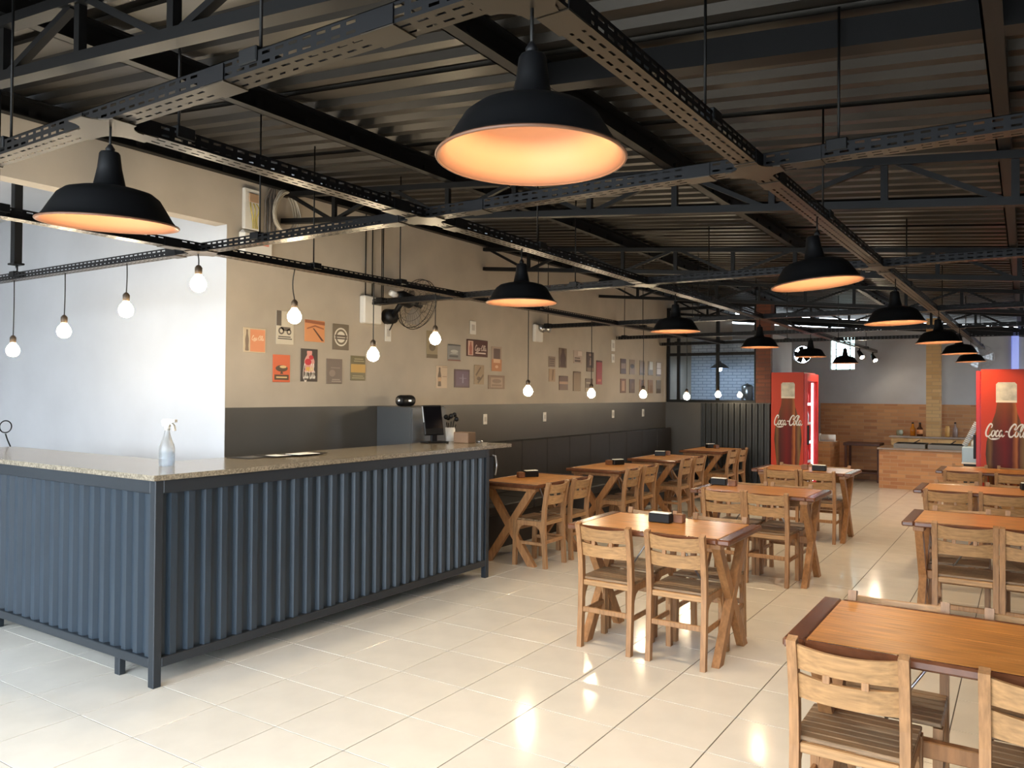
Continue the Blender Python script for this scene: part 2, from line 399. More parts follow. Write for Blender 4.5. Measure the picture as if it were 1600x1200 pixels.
# trusses
TN = ['nearest the street front', 'over the long bar counter', 'over the second bench table', 'over the fourth bench table', 'over the kitchen partition', ]
for k, ty in enumerate((1.53, 4.46, 7.39, 10.32, 13.25)):
    t = thing('roof_truss', 'black steel parallel chord truss ' + TN[k], 'truss', (0, ty, 0), group='roof trusses')
    xa, xb = XW + .02, XR
    mb = MB(); mb.bar((xa, 0, zb(xa) + .02), (xb, 0, zb(xb) + .02), .06, .04); mb.build('bottom_chord', m_steel, t)
    mb = MB(); mb.bar((xa, 0, zt(xa) - .02), (xb, 0, zt(xb) - .02), .06, .04); mb.build('top_chord', m_steel, t)
    x = -5.2; i = 0
    while x < XR - .05:
        mb = MB(); mb.bar((x, 0, zb(x) + .03), (x, 0, zt(x) - .03), .034, .03, up=(0, 1, 0)); mb.build('vertical', m_steel, t) if i > 0 else None
        x2 = x + .573
        if x2 < XR:
            mb = MB()
            if i % 2 == 0: mb.bar((x + .05, 0, zt(x) - .03), (x2 - .04, 0, zb(x2) + .03), .026, .03, up=(0, 1, 0))
            else: mb.bar((x + .04, 0, zb(x) + .03), (x2 - .05, 0, zt(x2) - .03), .026, .03, up=(0, 1, 0))
            mb.build('diagonal', m_steel, t)
        x = x2; i += 1
t = tag(MB().bar((-1.79, 3.0, zt(-1.79) + .06), (XR, 3.0, zt(XR) + .06), .09, .10).build('cross_beam', m_steel), 'single black steel beam under the roof sheets between two purlins', 'beam')

# ------------------------------------------------------------------ perforated cable trays
TW, TH = .076, .05
def slot_panel(mb, P0, du, dv, L, rows, H, mi, pitch=.05, sl=.03, sh=.008):
    """plane strip of length L (dir du) and height H (dir dv) with slots punched out"""
    P0, du, dv = Vector(P0), Vector(du), Vector(dv); n = max(1, int(round(L / pitch))); st = L / n; a, b_ = (st - sl) / 2, (st + sl) / 2
    us = []
    ed = [0.0]
    for r_ in rows: ed += [r_ - sh / 2, r_ + sh / 2]
    ed.append(H)
    def q(u0, u1, v0, v1):
        mb.add([P0 + du * u + dv * v for u, v in ((u0, v0), (u1, v0), (u1, v1), (u0, v1))], [(0, 1, 2, 3)], mi)
    for i in range(0, len(ed) - 1, 2): q(0, L, ed[i], ed[i + 1])
    for i in range(1, len(ed) - 1, 2):
        q(0, a, ed[i], ed[i + 1])
        for k in range(n): q(k * st + b_, min(L, (k + 1) * st + a), ed[i], ed[i + 1])
def tray(label, p, q, hang, joints=(), far=False):
    """channel from p to q (xy); hang: distances of the drop rods; joints: distances of splice plates"""
    p, q = Vector(p), Vector(q); L = (q - p).length; rz = math.atan2(q.y - p.y, q.x - p.x)
    t = thing('cable_tray', label, 'cable tray', (p.x, p.y, TRAY), rz, 'perforated lighting trays')
    mb = MB(); rows = (.013, .037)
    slot_panel(mb, (0, -TW / 2, 0), (1, 0, 0), (0, 1, 0), L, (.022, .054), TW, 1)
    slot_panel(mb, (0, -TW / 2, 0), (1, 0, 0), (0, 0, 1), L, rows, TH, 0)
    slot_panel(mb, (0, TW / 2, 0), (1, 0, 0), (0, 0, 1), L, rows, TH, 0)
    mb.build('channel', [m_tray, m_traybot], t, fix=False)
    mb = MB(); mb.box(0, L, -TW / 2, -TW / 2 + .012, TH - .002, TH).box(0, L, TW / 2 - .012, TW / 2, TH - .002, TH); mb.build('lip', m_tray, t)
    for d in hang:
        x = p.x + (q.x - p.x) * d / L
        h = B('hanger', m_steel, t, (d - .035, d + .035, -TW / 2 - .006, TW / 2 + .006, TH - .03, TH + .012), c=.003)
        mb = MB(); mb.tube([(d, 0, TH), (d, 0, zr(x) - TRAY - .002)], .005, 6); mb.build('drop_rod', m_steel, h)
    for d in joints:
        B('splice_plate', m_traybot, t, (d - .05, d + .05, -TW / 2 - .003, TW / 2 + .003, -.004, -.001), c=0); 
        for q in (-1, 1): B('splice_cheek', m_tray, t, (d - .05, d + .05) + tuple(sorted((q * (TW / 2 + .001), q * (TW / 2 + .004)))) + (0, TH * .9), c=0)
    return t
XL, XM = -4.14, -2.42
def xr(y): return -.865 + .0155 * (y - 1.36)
tA = tray('cable tray crossing above the counter nearest the street front', (-4.14, 1.36), (-.9, 1.36), (1.1, 2.45), (.9, 1.6, 2.3, 2.9))
tB = tray('cable tray crossing over the bar corner into the side opening', (-7.6, 2.92), (3.0, 2.92), (1.2, 3.98, 7.05, 9.2), (3.2, 5.0, 5.5, 6.55, 6.95))
tC = tray('cable tray crossing over the far end of the bar', (XW + .03, 5.53), (3.0, 5.53), (.12, 2.2, 6.2), (1.0, 2.6, 4.4))
tD = tray('cable tray crossing over the second bench table', (XW + .03, 8.62), (3.0, 8.62), (.12, 2.1, 6.2), (1.0, 2.6))
tE = tray('cable tray crossing over the third bench table', (XW + .03, 10.9), (3.0, 10.9), (.12, 2.1, 6.2), (1.0,))
tF = tray('cable tray crossing in front of the kitchen window', (XW + .03, 12.6), (3.0, 12.6), (.3, 2.1), ())
tray('cable tray with bulbs running over the bar and the bench tables', (XL, .4), (XL, 12.6), (1.4, 3.4, 4.3, 6.4, 9.0, 10.8), (2.3, 4.9))
tray('cable tray with lamps running over the middle table row', (XM, 1.36), (XM, 16.4), (.25, 2.6, 5.6, 8.4, 11.5, 14), (.1, 1.35, 1.8, 4.0, 4.4))
tray('cable tray with lamps running over the aisle to the brick counter', (xr(1.36), 1.40), (xr(16), 16.0), (1.0, 2.6, 5.4, 8, 11, 14), (.12, 1.45, 1.75, 4.0, 4.4))
# cross plates where the trays meet (part of the crossing tray)
for tr, xs_, yy in ((tA, (XM, -.88), 1.36), (tB, (XL, XM, xr(2.92)), 2.92), (tC, (XL, XM, xr(5.53)), 5.53), (tD, (XL, XM, xr(8.62)), 8.62), (tE, (XL, XM, xr(10.9)), 10.9)):
    for x in xs_:
        lx = x - tr.location.x; e = .038; g = .10
        pts = []
        for sx, sy in ((1, 1), (-1, 1), (-1, -1), (1, -1)):
            arc = [(lx + sx * (g - (g - e) * math.sin(a)), sy * (g - (g - e) * math.cos(a))) for a in (0, .4, .8, 1.17, 1.57)]
            pts += arc if sx * sy > 0 else arc[::-1]
        mb = MB(); mb.prism(pts, 'z', -.006, -.002); mb.build('cross_plate', m_traybot, tr)

# ------------------------------------------------------------------ pendant lamps and bulbs
def lamp_proto():
    t = thing('pendant_lamp', '', 'pendant lamp')
    pr = [(.026, .222), (.030, .216), (.035, .172), (.046, .120), (.052, .115), (.088, .109), (.124, .099), (.146, .082), (.166, .049), (.183, .020), (.197, .003), (.203, 0)]
    mb = MB(); mb.shell(pr, 48); mb.lathe([(.001, .224), (.026, .222)], 24); sh = mb.build('lamp_shade', m_shade, t)
    inn = [(r - .003, z - .002) for r, z in pr[4:]]
    mb = MB(); mb.shell([(.001, .107)] + [(.05, .107)] + inn[1:] , 48); mb.build('copper_lining', m_copper, sh, fix=False)
    mb = MB(); mb.tube([(.2015 * math.cos(a), .2015 * math.sin(a), 0) for a in [2 * math.pi * i / 48 for i in range(48)]], .0035, 6, closed=True); mb.build('rolled_rim', m_copper, sh)
    mb = MB(); mb.lathe([(.014, .112), (.016, .106), (.018, .098)], 14); bs = mb.build('socket', m_whitep, t)
    mb = MB(); mb.lathe([(.045, .090), (.043, .086), (1e-5, .085)], 20); mb.build('bulb_face', m_lampbulb, bs)
    mb = MB(); mb.lathe([(.02, .104), (.036, .101), (.047, .090), (.045, .0899)], 20); mb.build('bulb_body', m_whitep, bs)
    mb = MB(); mb.lathe([(.012, .222), (.014, .235), (.006, .248), (.004, .25)], 14); mb.build('cord_grip', m_black, t)
    mb = MB(); mb.tube([(0, 0, .20), (0, 0, TRAY - 2.14 + .002)], .004, 6); mb.build('cord', m_cord, t)
    return t
LP = lamp_proto(); LP.location = (-2.40, 1.36, 2.14); LP['label'] = 'black pendant lamp with copper lining hung above the corner of the bar'; LP['group'] = 'black and copper pendant lamps'
LZ = 2.14
# the shade hangs a little askew on some cords
def place_lamp(x, y, label, tilt=(0, 0)):
    r = dup(LP, (x, y, LZ), 0, label)
    for ch in r.children:
        if ch.name.startswith(('lamp_shade', 'socket')): ch.rotation_euler = (tilt[0], tilt[1], 0)
    return r
for ch in LP.children:
    if ch.name.startswith(('lamp_shade', 'socket')): ch.rotation_euler = (R(2), R(3), 0)
big = place_lamp(-.885, 1.42, 'black pendant lamp with copper lining at the tray corner over the aisle', (R(-1), 0)); big.location.z = LZ - .018
for ch in big.children:
    if ch.name.startswith('cord.'): ch.scale.z = (TRAY - LZ + .020) / (TRAY - LZ + .002)
for k, yy in enumerate((3.79, 6.15, 8.6, 11.0, 13.4)):
    place_lamp(XM, yy, 'black pendant lamp with copper lining, %s along the middle tray past the counter' % ORD[k])
for k, (x, yy) in enumerate(((-.815, 3.83), (-.777, 6.15), (-.705, 8.57), (-.675, 10.9), (-.69, 13.46))):
    place_lamp(x, yy, 'black pendant lamp with copper lining, %s along the aisle tray towards the brick counter' % ORD[k], (R(1), R(-5)) if k == 0 else (R(0), R(-1.5)))
def bulb(x, y, z, label, bend=0.0, off=(0, 0)):
    """z is the bulb centre; the cord rises to the tray"""
    t = thing('globe_bulb', label, 'light bulb', (x, y, z), group='bare bulbs on black cords')
    mb = MB(); mb.lathe([(1e-5, -.047), (.02, -.043), (.037, -.03), (.046, -.008), (.045, .012), (.036, .032), (.022, .05), (.017, .06)], 20); mb.build('bulb_glass', m_globe, t)
    so = MB().lathe([(.017, .058), (.021, .064), (.022, .10), (.014, .112), (.006, .118)], 16).build('socket', m_brass, t)
    h = TRAY - z; pts = [(bend * math.sin(math.pi * s_) + off[0] * s_, off[1] * s_, .115 + (h - .113) * s_) for s_ in [i / 8 for i in range(9)]]
    MB().tube(pts, .0042, 6).build('cord', m_cord, t)
for k, (x, z) in enumerate(((-6.45, 1.916), (-5.712, 2.035), (-4.94, 2.145), (-4.175, 2.262))):
    bulb(x, 2.92, z, 'bare warm bulb on a black cord against the white wall, %s from the bar corner' % ORD[3 - k], .005, (-.01 if k == 3 else 0.004, 0))
for k, (yy, z) in enumerate(((3.634, 2.126), (4.402, 1.901), (5.147, 2.068), (6.618, 1.64), (7.977, 1.62), (9.423, 1.615), (10.979, 1.59), (12.371, 1.62))):
    bulb(XL, yy, z, 'bare warm bulb on a black cord before the signs, %s from the bar corner' % ORD[k], -.02 if k == 0 else .0)
# spot lights at the end of the middle tray
for k, yy in enumerate((14.7, 16.1)):
    t = thing('spot_light', 'small black tilted spot light under the tray end, %s the back wall' % ('farther from' if k == 0 else 'closer to'), 'spot light', (XM, yy, TRAY))
    MB().tube([(0, 0, -.004), (0, 0, -.06)], .012, 8).build('stem', m_black, t)
    MB().tube([(-.02, .03, -.05), (.05, -.05, -.16)], [.03, .045], 14).build('head', m_black, t)
    MB().tube([(.051, -.051, -.161), (.054, -.054, -.166)], .036, 14).build('lens', emit('spot_lens', (1, .82, .6), 520), t)

# ------------------------------------------------------------------ bar counter
CX, CY = -3.96, 2.52; CE = 5.70; CT = 1.13; XLW = -6.85
bc = thing('bar_counter', 'L-shaped bar counter clad in dark slate blue corrugated sheet', 'counter', (0, 0, 0))
def wall_sheet(name, along, u0, u1, fixed, sgn, z0, z1, m, parent, p=.112, d=.026):
    n = int(round((u1 - u0) / p)); pp = (u1 - u0) / n
    prof = []
    for i in range(n):
        b_ = u0 + i * pp; prof += [(b_, 0), (b_ + .40 * pp, 0), (b_ + .52 * pp, d), (b_ + .88 * pp, d)]
    prof.append((u1, 0)); vs = []
    for u, h in prof:
        for z in (z0, z1): vs.append((u, fixed + sgn * h, z) if along == 'x' else (fixed + sgn * h, u, z))
    mb = MB(); mb.add(vs, [(2 * i, 2 * i + 1, 2 * i + 3, 2 * i + 2) for i in range(len(prof) - 1)]); return mb.build(name, m, parent, fix=False)
wall_sheet('corrugated_sheet', 'x', XLW, CX - .05, CY + .04, -1, .14, 1.06, m_blue, bc)
wall_sheet('corrugated_sheet', 'y', CY + .05, CE - .05, CX - .04, 1, .14, 1.06, m_blue, bc)
B('top_rail', m_frame, bc, (XLW, CX - .05, CY, CY + .05, 1.055, CT)); B('top_rail', m_frame, bc, (CX - .05, CX, CY + .05, CE - .05, 1.055, CT))
B('bottom_rail', m_frame, bc, (XLW, CX - .05, CY, CY + .05, .105, .158)); B('bottom_rail', m_frame, bc, (CX - .05, CX, CY + .05, CE - .05, .105, .158))
for x, y in ((CX - .05, CY), (CX - .05, CE - .05), (-4.62, CE - .05), (-4.6, 3.1)): B('leg', m_frame, bc, (x, x + .05, y, y + .05, 0, CT))
B('leg', m_frame, bc, (-4.36, -4.31, 2.535, 2.575, 0, .11)); B('leg', m_frame, bc, (-5.9, -5.85, 2.57, 2.62, 0, 1.06)); B('leg', m_frame, bc, (-6.8, -6.75, 2.57, 2.62, 0, 1.06))
B('inner_panel', m_frame, bc, (XLW, -4.62, 3.06, 3.08, .1, CT)); B('inner_panel', m_frame, bc, (-4.62, -4.60, 3.15, CE - .05, .1, CT)); B('end_panel', m_frame, bc, (-4.57, CX - .05, CE - .03, CE - .01, .1, CT))
mb = MB(); e = .02
mb.prism([(XLW, CY - e), (CX + e, CY - e), (CX + e, 6.02), (-4.66, 6.02), (-4.66, 3.12), (XLW, 3.12)], 'z', CT, CT + .03)
ctop = tag(mb.build('countertop', m_granite), 'speckled brown-grey granite worktop lying along the L-shaped bar', 'worktop')
lt = thing('bottle_opener', 'small steel bottle opener on a dark bracket at the bar end', 'bottle opener', (-4.0, CE + .035, .86))
B('bracket', m_black, lt, (-.03, .03, -.038, .05, 0, .2)); mb = MB(); mb.tube([(.035, .06, .03), (.045, .07, .12), (.03, .065, .2), (.03, .03, .21)], .008, 8); mb.build('lever', m_chrome, lt)

# ---- things on the worktop
ZT = CT + .03
sp = thing('spray_bottle', 'clear plastic spray bottle with white trigger head, half full', 'spray bottle', (-4.41, 2.88, ZT), R(20))
mgl = bpy.data.materials.new('clear_plastic'); mgl.use_nodes = True; MATS['clear_plastic'] = mgl
_b = mgl.node_tree.nodes['Principled BSDF']; _b.inputs['Base Color'].default_value = (.93, .95, .96, 1); _b.inputs['Transmission Weight'].default_value = .75; _b.inputs['Roughness'].default_value = .25; _b.inputs['IOR'].default_value = 1.3
MB().lathe([(1e-5, .002), (.042, 0), (.046, .01), (.046, .10), (.043, .125), (.030, .155), (.019, .19), (.015, .215), (.014, .225)], 24).build('bottle', mgl, sp)
MB().lathe([(1e-5, .006), (.041, .006), (.042, .085), (1e-5, .086)], 24).build('liquid', glass('water_tint', (.80, .86, .92), .06), sp)
hd = MB().lathe([(.017, .218), (.018, .24), (.012, .245)], 16).build('collar', m_whitep, sp)
mb = MB(); mb.prism([(-.025, .243), (.02, .243), (.03, .262), (.062, .268), (.062, .284), (-.02, .287), (-.035, .275)], 'y', -.013, .013); mb.build('spray_head', m_whitep, sp)
mb = MB(); mb.strap([(.028, .262), (.045, .245), (.052, .215)], .012, 'y', -.009, .009); mb.build('trigger', m_whitep, sp)
for k, (x, y, rz, mm, lb) in enumerate(((-4.52, 3.62, 8, m_black, 'black menu board lying at the spray bottle end of the row'), (-4.45, 3.80, -4, m_black, 'black menu board overlapped by a white sheet'), (-4.42, 3.97, 6, m_black, 'black menu board at the monitor end of the row'))):
    t = thing('menu_folder', lb, 'menu', (x, y, ZT + .004 * k), R(rz), 'menus on the worktop'); B('cover', mm, t, (-.11, .11, -.15, .15, 0, .003), c=.001); B('page', m_napkin if k == 1 else mat('grey_menu_page', (92, 90, 88), .6), t, (-.06, .07, -.09, .06, .003, .0042), c=0)
tag(MB().box(-.07, .07, -.10, .10, 0, .0015).build('paper_sheet', m_napkin), 'loose white sheet of paper lying on the menus', 'paper').location = (-4.36, 3.92, ZT + .014)
mo = thing('pos_monitor', 'black monitor on a stand, tilted back at the end of the bar', 'monitor', (-4.55, 5.66, ZT), R(66))
B('base', m_black, mo, (-.11, .11, -.08, .08, 0, .014), c=.006); B('neck', m_black, mo, (-.03, .03, .0, .025, .012, .09))
scr = B('screen_housing', m_black, mo, (-.10, .10, -.012, .014, -.0, .28), c=.008); scr.location = (0, .0, .07); scr.rotation_euler = (R(-14), 0, 0)
B('screen', mat('dark_screen', (14, 14, 18), .12), scr, (-.088, .088, -.0145, -.012, .06, .265), c=0)
B('silver_edge', m_chrome, scr, (-.104, -.097, -.016, .0, .12, .27), c=.002)
cu = thing('utensil_pot', 'white cup of dark utensils beside the monitor', 'cup', (-4.60, 5.96, ZT))
MB().lathe([(1e-5, 0), (.042, 0), (.048, .13), (.044, .13), (.04, .01), (1e-5, .008)], 20).build('cup', m_whitep, cu)
for k, (dx, dy, h) in enumerate(((.01, .02, .25), (-.02, .01, .22), (.02, -.02, .24), (-.01, -.02, .23), (.03, .01, .21))):
    mb = MB(); mb.tube([(dx * .3, dy * .3, .012), (dx * 1.8, dy * 1.8, h - .05)], .005, 6); mb.ball((dx * 2, dy * 2, h), .024, 8, 6); mb.build('utensil', m_black, cu)
tag(MB().box(-.085, .085, -.06, .06, 0, .10, c=.006).build('wooden_box', mat('pale_brown_card', (122, 96, 74), .7, var=.2)), 'small brown box with a dark open side beside the white cup', 'box').location = (-4.34, 5.84, ZT)
tag(MB().lathe([(1e-5, 0), (.03, 0), (.034, .012), (.02, .018), (1e-5, .02)], 18).build('metal_dish', m_chrome), 'small shiny metal dish at the end of the worktop', 'dish').location = (-4.27, 5.98, ZT)

# ------------------------------------------------------------------ cabinet with speaker behind the bar
cb = thing('cabinet', 'dark grey upright cabinet against the sign wall behind the bar', 'cabinet', (0, 0, 0))
mcab = mat('dark_grey_cabinet', (70, 72, 74), .35)
B('body', mcab, cb, (XW + .006, -4.82, 5.634, 6.15, .03, 1.485), c=.006); B('door', mcab, cb, (-4.82, -4.80, 5.64, 6.145, .08, 1.47)); B('handle', m_chrome, cb, (-4.80, -4.77, 6.06, 6.08, .8, 1.1)); B('plinth', m_black, cb, (XW + .006, -4.84, 5.65, 6.13, 0, .03))
sk = thing('bluetooth_speaker', 'black capsule shaped speaker lying on the grey cabinet', 'speaker', (XW + .2, 5.83, 1.485 + .056), R(90))
pts = [(-.11 + .22 * i / 12, 0, 0) for i in range(13)]; mb = MB(); mb.tube(pts, [.03, .05] + [.055] * 9 + [.05, .03], 20); mb.build('body', m_black, sk)
for s_ in (-1, 1): MB().tube([(s_ * .108, 0, 0), (s_ * .114, 0, 0)], .028, 16).build('end_cap', m_chrome, sk)
B('badge', m_chrome, sk, (-.02, .02, -.057, -.054, -.008, .008), c=0)

# ------------------------------------------------------------------ bench along the sign wall
bn = thing('banquette_bench', 'long black panelled bench built along the sign wall', 'bench', (0, 0, 0))
B('base', m_bench, bn, (XW + .006, -4.62, 6.25, 12.78, 0, .36), c=0)
y = 6.25; n = 11; st = (12.78 - 6.25) / n
for i in range(n):
    a, b_ = y + i * st + .003, y + (i + 1) * st - .003
    B('back_panel', m_bench, bn, (XW + .006, -5.10, a, b_, .46, 1.05), c=.008); B('seat_panel', m_bench, bn, (XW + .006, -4.56, a, b_, .36, .46), c=.012)

# ------------------------------------------------------------------ tables
def table_proto():
    t = thing('dining_table', '', 'table', group='wooden restaurant tables'); a, b_ = .54, .34; z0, z1 = .735, .77
    for s_ in (-1, 1): B('end_board', m_topdark, t, tuple(sorted((s_ * a, s_ * (a - .075)))) + (-b_, b_, z0, z1), c=.008)
    for s_ in (-1, 1): B('edge_trim', m_topdark, t, (-a + .076, a - .076) + tuple(sorted((s_ * b_, s_ * (b_ - .028)))) + (z0, z1), c=.008)
    wy = (2 * b_ - .058) / 4
    for i in range(4): B('plank', m_top, t, (-a + .076, a - .076, -b_ + .029 + wy * i + .0004, -b_ + .029 + wy * (i + 1) - .0004, z0 + .005, z1 - .0005), c=.0012)
    for s_ in (-1, 1):
        x0, x1 = s_ * .44 - .024, s_ * .44 + .024
        for d in (-1, 1):
            mb = MB(); yb, yt = -.25 * d, .24 * d; zt_ = .70; wd = .036
            mb.prism([(yb - .042, 0), (yb + .042, 0), (yt + .042, zt_), (yt - .042, zt_)], 'x', x0 + .002 * d, x1 + .002 * d); mb.build('leg', m_tleg, t)
        B('batten', m_tleg, t, (x0 - .01, x1 + .01, -.30, .30, .70, .735), c=.004)
    B('stretcher', m_tleg, t, (-.416, .416, -.02, .02, .33, .39), c=.004)
    for s_ in (-1, 1):
        mb = MB(); mb.tube([(s_ * .30, 0, .36), (s_ * .06, 0, .735)], .006, 6); mb.build('brace_rod', m_chrome, t)
    return t
TP = table_proto()
RT = [('middle', (-1.985, 4.87), 'nearest the bar'), ('middle', (-2.005, 7.17), 'halfway along'), ('middle', (-2.13, 9.5), 'before the left fridge'),
      ('outer', (-.18, 3.19), 'nearest the street front'), ('outer', (-.175, 6.31), 'second from the street front'), ('outer', (-.33, 8.4), 'third from the street front'), ('outer', (-.34, 10.62), 'before the right fridge')]
WT = [(-4.12, 6.72), (-4.08, 8.43), (-4.09, 10.1), (-4.11, 12.02)]
first = True
for row, (x, y), n_ in RT:
    lb = 'varnished wooden table with crossed legs in the %s row, %s' % (row, n_)
    if first: TP.location = (x, y, 0); TP['label'] = lb; first = False
    else: dup(TP, (x, y, 0), 0, lb)
WN = ['next to the bar end', 'second from the bar', 'third from the bar', 'next to the kitchen partition']
for k, (x, y) in enumerate(WT): dup(TP, (x, y, 0), R(90), 'varnished wooden table with crossed legs at the long bench, ' + WN[k])

# ------------------------------------------------------------------ chairs
def chair_proto():
    t = thing('slatted_chair', '', 'chair', group='slatted wooden chairs'); hw = .172
    for s_ in (-1, 1):
        x0, x1 = s_ * hw - .016, s_ * hw + .016
        mb = MB(); mb.strap([(-.205, 0), (-.192, .22), (-.186, .42), (-.192, .55), (-.215, .70), (-.238, .795)], .040, 'x', x0, x1); mb.build('back_post', m_cz, t)
        mb = MB(); mb.strap([(.135, 0), (.125, .425)], .042, 'x', x0, x1); mb.build('front_leg', m_cz, t)
        xi = (x0 - .0005, x1 + .0005)
        B('side_rail', m_cz, t, (x0 + .003, x1 - .003, -.172, .106, .385, .43))
        B('side_stretcher', m_cz, t, (x0 + .006, x1 - .006, -.178, .112, .205, .235))
        for yy, d in ((-.166, 1), (.104, -1)):
            mb = MB(); pts = [(yy, .385), (yy + d * .075, .385)] + [(yy + d * (.075 - .07 * math.sin(a)), .385 - .11 * (1 - math.cos(a))) for a in (.5, .9, 1.3, 1.57)] + [(yy, .275)]
            mb.prism(pts, 'x', x0 + .006, x1 - .006); mb.build('brace', m_cz, t)
    for i in range(7):
        y0 = -.178 + i * .0475; B('seat_slat', m_seat, t, (-.184, .184, y0, y0 + .0425, .431, .447), c=.003)
    def cslat(z0, z1, yb, lean):
        mb = MB(); n = 10; vs = []
        for i in range(n + 1):
            s_ = -1 + 2 * i / n; bow = -.032 * (1 - s_ * s_)
            for zz in (z0, z1):
                y = yb + bow - lean * (zz - z0)
                for dy in (-.008, .008): vs.append((s_ * .162, y + dy, zz - .010 * (1 - s_ * s_) * (1 if zz == z1 else .0)))
        fs = []
        for i in range(n):
            o = 4 * i; fs += [(o, o + 4, o + 6, o + 2), (o + 1, o + 3, o + 7, o + 5), (o + 2, o + 6, o + 7, o + 3), (o, o + 1, o + 5, o + 4)]
        fs += [(0, 2, 3, 1), (4 * n, 4 * n + 1, 4 * n + 3, 4 * n + 2)]; mb.add(vs, fs); mb.build('back_slat', m_cx, t)
    cslat(.690, .778, -.212, .25); cslat(.588, .676, -.194, .18)
    for x in (-.06, .06): B('spacer', m_cz, t, (x - .012, x + .012, -.250, -.232, .664, .694), c=.002)
    B('rear_stretcher', m_cz, t, (-.156, .156, -.205, -.185, .225, .258)); B('front_board', m_cz, t, (-.156, .156, .115, .137, .325, .375)); B('rear_rail', m_cx, t, (-.156, .156, -.196, -.172, .395, .43))
    return t
CP = chair_proto(); used = [False]
def chair(x, y, rz, label):
    rz += random.uniform(-.02, .02)
    if not used[0]:
        CP.location = (x, y, 0); CP.rotation_euler = (0, 0, rz); CP['label'] = label; used[0] = True
    else: dup(CP, (x, y, 0), rz, label)
TC = [((-2.224, -1.755), 4.69), ((-2.228, -1.852), 7.02), ((-2.31, -1.92), 9.31), ((-.495, .07), 3.01), ((-.335, .045), 6.10), ((-.585, -.16), 8.15), ((-.59, -.10), 10.28)]
FARC = [((-2.25, -1.76), 5.07), ((-2.25, -1.84), 7.37), ((-2.35, -1.92), 9.70), ((-.44, .05), 3.36), ((-.40, .06), 6.5), ((-.58, -.14), 8.62), ((-.58, -.1), 10.85)]
for k, (row, _, n_) in enumerate(RT):
    for i, e in enumerate(('bench side' if row == 'middle' else 'aisle side', 'aisle side' if row == 'middle' else 'outer side')):
        chair(TC[k][0][i], TC[k][1], 0, 'slatted chair backing the street, %s, %s row table %s' % (e, row, n_))
        chair(FARC[k][0][i], FARC[k][1], R(180), 'slatted chair backing the kitchen, %s, %s row table %s' % (e, row, n_))
for k, (x, y) in enumerate(WT):
    for i, e in enumerate(('bar', 'kitchen')):
        dy = (-.28, .205)[i]
        chair(-3.92, y + dy, R(90), 'slatted chair facing the bench, %s side of the table %s' % (e, WN[k]))

# ------------------------------------------------------------------ napkin holders and small wooden holders
nh = thing('napkin_holder', '', 'napkin holder', group='black napkin holders')
B('case', m_black, nh, (-.075, .075, -.035, .035, 0, .062), c=.006); B('napkins', m_napkin, nh, (-.068, .068, -.029, .029, .055, .068), c=.004)
wh = thing('toothpick_holder', '', 'holder', group='small brown wooden holders')
mwh = mat('small_brown_wood', (122, 78, 48), .5, var=.3, scale=20)
B('block', mwh, wh, (-.035, .035, -.03, .03, 0, .055), c=.004); MB().lathe([(.022, .0555), (.022, .058), (.016, .058), (1e-5, .056)], 14).build('lid', m_tleg, wh)
NP = [((-2.035, 4.93), (-1.93, 4.99), 0, 'middle row table nearest the bar'), ((-2.43, 7.30), (-2.29, 7.27), 0, 'middle row table halfway along'), ((-1.96, 9.36), (-2.13, 9.42), 0, 'middle row table before the left fridge'),
      ((-4.23, 6.83), (-4.27, 6.70), 60, 'bench table next to the bar end'), ((-4.12, 8.64), (-4.20, 8.56), 60, 'bench table second from the bar'), ((-4.25, 10.26), (-4.20, 10.42), 20, 'bench table third from the bar'), ((-4.24, 12.30), (-4.12, 12.24), 60, 'bench table next to the kitchen partition')]
for k, (a, b_, rz, n_) in enumerate(NP):
    la, lb = 'black napkin holder with white napkins on ' + n_, 'small brown wooden holder on ' + n_
    if k == 0: nh.location = a + (.77,); nh['label'] = la; wh.location = b_ + (.77,); wh['label'] = lb
    else: dup(nh, a + (.77,), R(rz), la); dup(wh, b_ + (.77,), R(rz), lb)
dup(nh, (.03, 8.62, .77), R(15), 'black napkin holder with white napkins on outer row table third from the street front')

